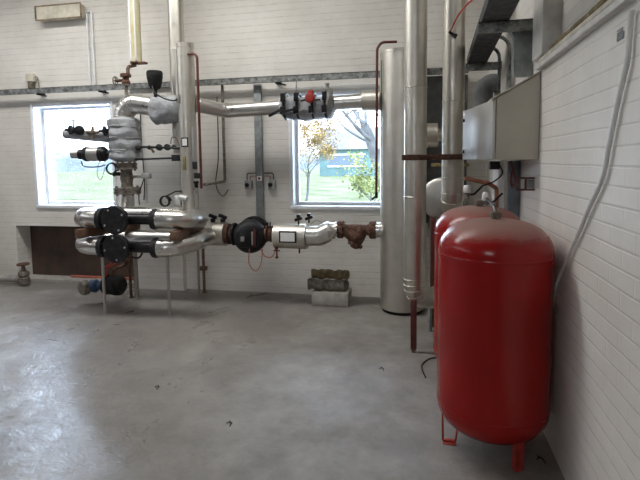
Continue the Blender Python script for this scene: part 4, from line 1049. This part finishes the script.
# floor pipe and valve at far left
fp = thing('floor_pipe', 'pale pipe lying on the floor at far left ending in a valve', 'pipe', (-5.9, 5.35, 0))
bm = BM(); sweep(bm, [(-7.9, 5.38, .085), (-5.22, 5.38, .085)], .05, 20); obj('pipe', bm, 'foil', fp)
fw = thing('floor_valve', 'grey floor valve with a brown handwheel at the end of the floor pipe', 'valve', (-5.17, 5.35, 0))
bm = BM(); lathe(bm, [(0, .06), (.03, .075), (.09, .07), (.10, .05), (.13, .07), (.17, .065), (.19, .03), (.27, .018)], (-5.17, 5.36, .02), seg=24); obj('valve_body', bm, 'greyiron', fw)
bm = BM(); lathe(bm, [(0, .03), (0.005, .075), (.02, .08), (.03, .07)], (-5.17, 5.36, .275), seg=24); obj('handwheel', bm, 'rust', fw)

# ================================================================== BLOCKS AND INSULATION SHELLS
bm = BM(); box(bm, -1.18, -.765, 5.12, 5.38, 0, .16, .012, R('Z', -1))
tag(obj('concrete_block', bm, 'concrete'), 'pale concrete block on the floor below the right window', 'block')
for x0, x1, y, z, r_, lab, col in ((-1.24, -.80, 5.20, .222, .062, 'lower dark insulation shell lying on the concrete block', 'wool'), (-1.22, -.80, 5.31, .315, .052, 'upper ragged insulation shell lying on top of the other', 'woolin')):
    bm = BM(); n = 16; pts = [(x0 + (x1 - x0) * k / n, y + .01 * math.sin(k), z) for k in range(n + 1)]
    sweep(bm, pts, [r_ * (1 + .08 * math.sin(k * 1.7)) for k in range(n + 1)], 20, nz=.018, nsc=14)
    tag(obj('insulation_shell', bm, col), lab, 'insulation', 'old insulation shells on the block')

# ================================================================== RIGHT WALL CONDUIT, VENT, FLOOR BITS
TUBE = [(0.705, 1.873, 2.104), (0.705, 1.883, 2.047), (0.705, 1.892, 1.941), (0.705, 1.946, 1.839), (0.705, 1.993, 1.735), (0.705, 2.032, 1.644), (0.705, 2.083, 1.524), (0.705, 2.213, 1.401), (0.705, 2.335, 1.276), (0.705, 2.507, 1.109), (0.705, 2.689, 0.927), (0.705, 2.778, 0.718)]
bm = BM(); sweep(bm, smooth(TUBE), .0095, 10)
tag(obj('curved_conduit', bm, 'clear'), 'pale grey conduit curving down the right wall behind the near red tank', 'conduit')
bm = BM(); box(bm, RX - .004, RX, 1.969, 2.028, 2.034, 2.058)
for k in range(4): box(bm, RX - .006, RX - .003, 1.973, 2.024, 2.039 + k * .01, 2.043 + k * .01)
tag(obj('small_vent', bm, 'strut'), 'tiny square grey vent high on the right wall', 'vent')
for i, (x, y, lab) in enumerate(((-1.86, 3.01, 'small dark debris scrap in the middle of the left half of the floor'), (-.30, 3.6, 'tiny twig of debris on the floor left of the near tank'), (.62, 2.62, 'dark debris scrap under the near red tank by the wall'), (-1.16, 2.65, 'tiny dark debris chip nearest the camera in the middle of the floor'))):
    bm = BM(); sweep(bm, smooth([(x, y, .003), (x + .015, y + .01, .006), (x + .035, y + .005, .004)]), .003, 6); sweep(bm, smooth([(x + .01, y + .03, .004), (x + .03, y, .006), (x + .035, y - .03, .004)]), .003, 6)
    tag(obj('debris_scrap', bm, 'rubber'), lab, 'debris', 'scraps on the floor')
bm = BM(); sweep(bm, smooth([(.05, 3.5, .006), (.02, 3.7, .006), (.08, 3.85, .006), (.16, 3.9, .006)]), .005, 6)
tag(obj('floor_wire', bm, 'rubber'), 'thin dark wire on the floor left of the far tank', 'wire')

# ================================================================== LIGHT
w = bpy.data.worlds.new('sky'); S.world = w; w.use_nodes = True
bg = w.node_tree.nodes['Background']; bg.inputs[0].default_value = (0.86, 0.92, 1.0, 1); bg.inputs[1].default_value = 6.5

def area(name, loc, rot, sx, sy, power, col):
    l = bpy.data.lights.new(name, 'AREA'); l.shape = 'RECTANGLE'; l.size = sx; l.size_y = sy; l.energy = power; l.color = col
    o = bpy.data.objects.new(name, l); C.objects.link(o); o.location = loc; o.rotation_euler = rot; return o
for a_, b_2, z0, z1 in LW:
    area('daylight_left_window', (LX - .1, (a_ + b_2) / 2, (z0 + z1) / 2), (0, -PI / 2, 0), z1 - z0 - .1, b_2 - a_ - .1, 10, (.95, .97, 1))
for a_, b_2, z0, z1 in FW:
    area('daylight_front_window', ((a_ + b_2) / 2, FY - .1, (z0 + z1) / 2), (PI / 2, 0, 0), b_2 - a_ - .1, z1 - z0 - .1, 30, (1, .97, .92))
for a_, b_2, c_, d_ in SK:
    area('daylight_skylight', ((a_ + b_2) / 2, (c_ + d_) / 2, CZ + .12), (0, 0, 0), b_2 - a_ - .1, d_ - c_ - .1, 95, (1, .945, .86))
for W, e_ in ((W0, 160), (W1, 300), (W2, 25)):
    area('daylight_back_window', ((W[0] + W[1]) / 2, BY + .27, (W[2] + W[3]) / 2), (-PI / 2, 0, 0), W[1] - W[0] - .1, W[3] - W[2] - .1, e_, (.68, .80, 1))

# ================================================================== CAMERA
f_, H_, yaw, tilt, roll = 480., 1.6, math.radians(11.8), math.radians(5.0), math.radians(-.7)
fw_ = Vector((-math.sin(yaw) * math.cos(tilt), math.cos(yaw) * math.cos(tilt), -math.sin(tilt)))
r0 = Vector((math.cos(yaw), math.sin(yaw), 0)); u0 = r0.cross(fw_)
al = -roll
rr_ = math.cos(al) * r0 - math.sin(al) * u0; uu_ = math.sin(al) * r0 + math.cos(al) * u0
cam = bpy.data.cameras.new('camera'); co = bpy.data.objects.new('camera', cam); C.objects.link(co)
mw = Matrix((rr_, uu_, -fw_)).transposed().to_4x4(); mw.translation = Vector((0, 0, H_)); co.matrix_world = mw
cam.sensor_width = 36; cam.lens = 36 * f_ / 640; cam.shift_y = -36 / 640; cam.clip_end = 500; cam.clip_start = .02
S.camera = co
S.view_settings.view_transform = 'Standard'; S.view_settings.look = 'None'; S.view_settings.gamma = 1
S.view_settings.use_curve_mapping = False
S.view_settings.exposure = 0.08
S.cycles.use_denoising = True
S.cycles.max_bounces = 8; S.cycles.diffuse_bounces = 5; S.cycles.sample_clamp_indirect = 6
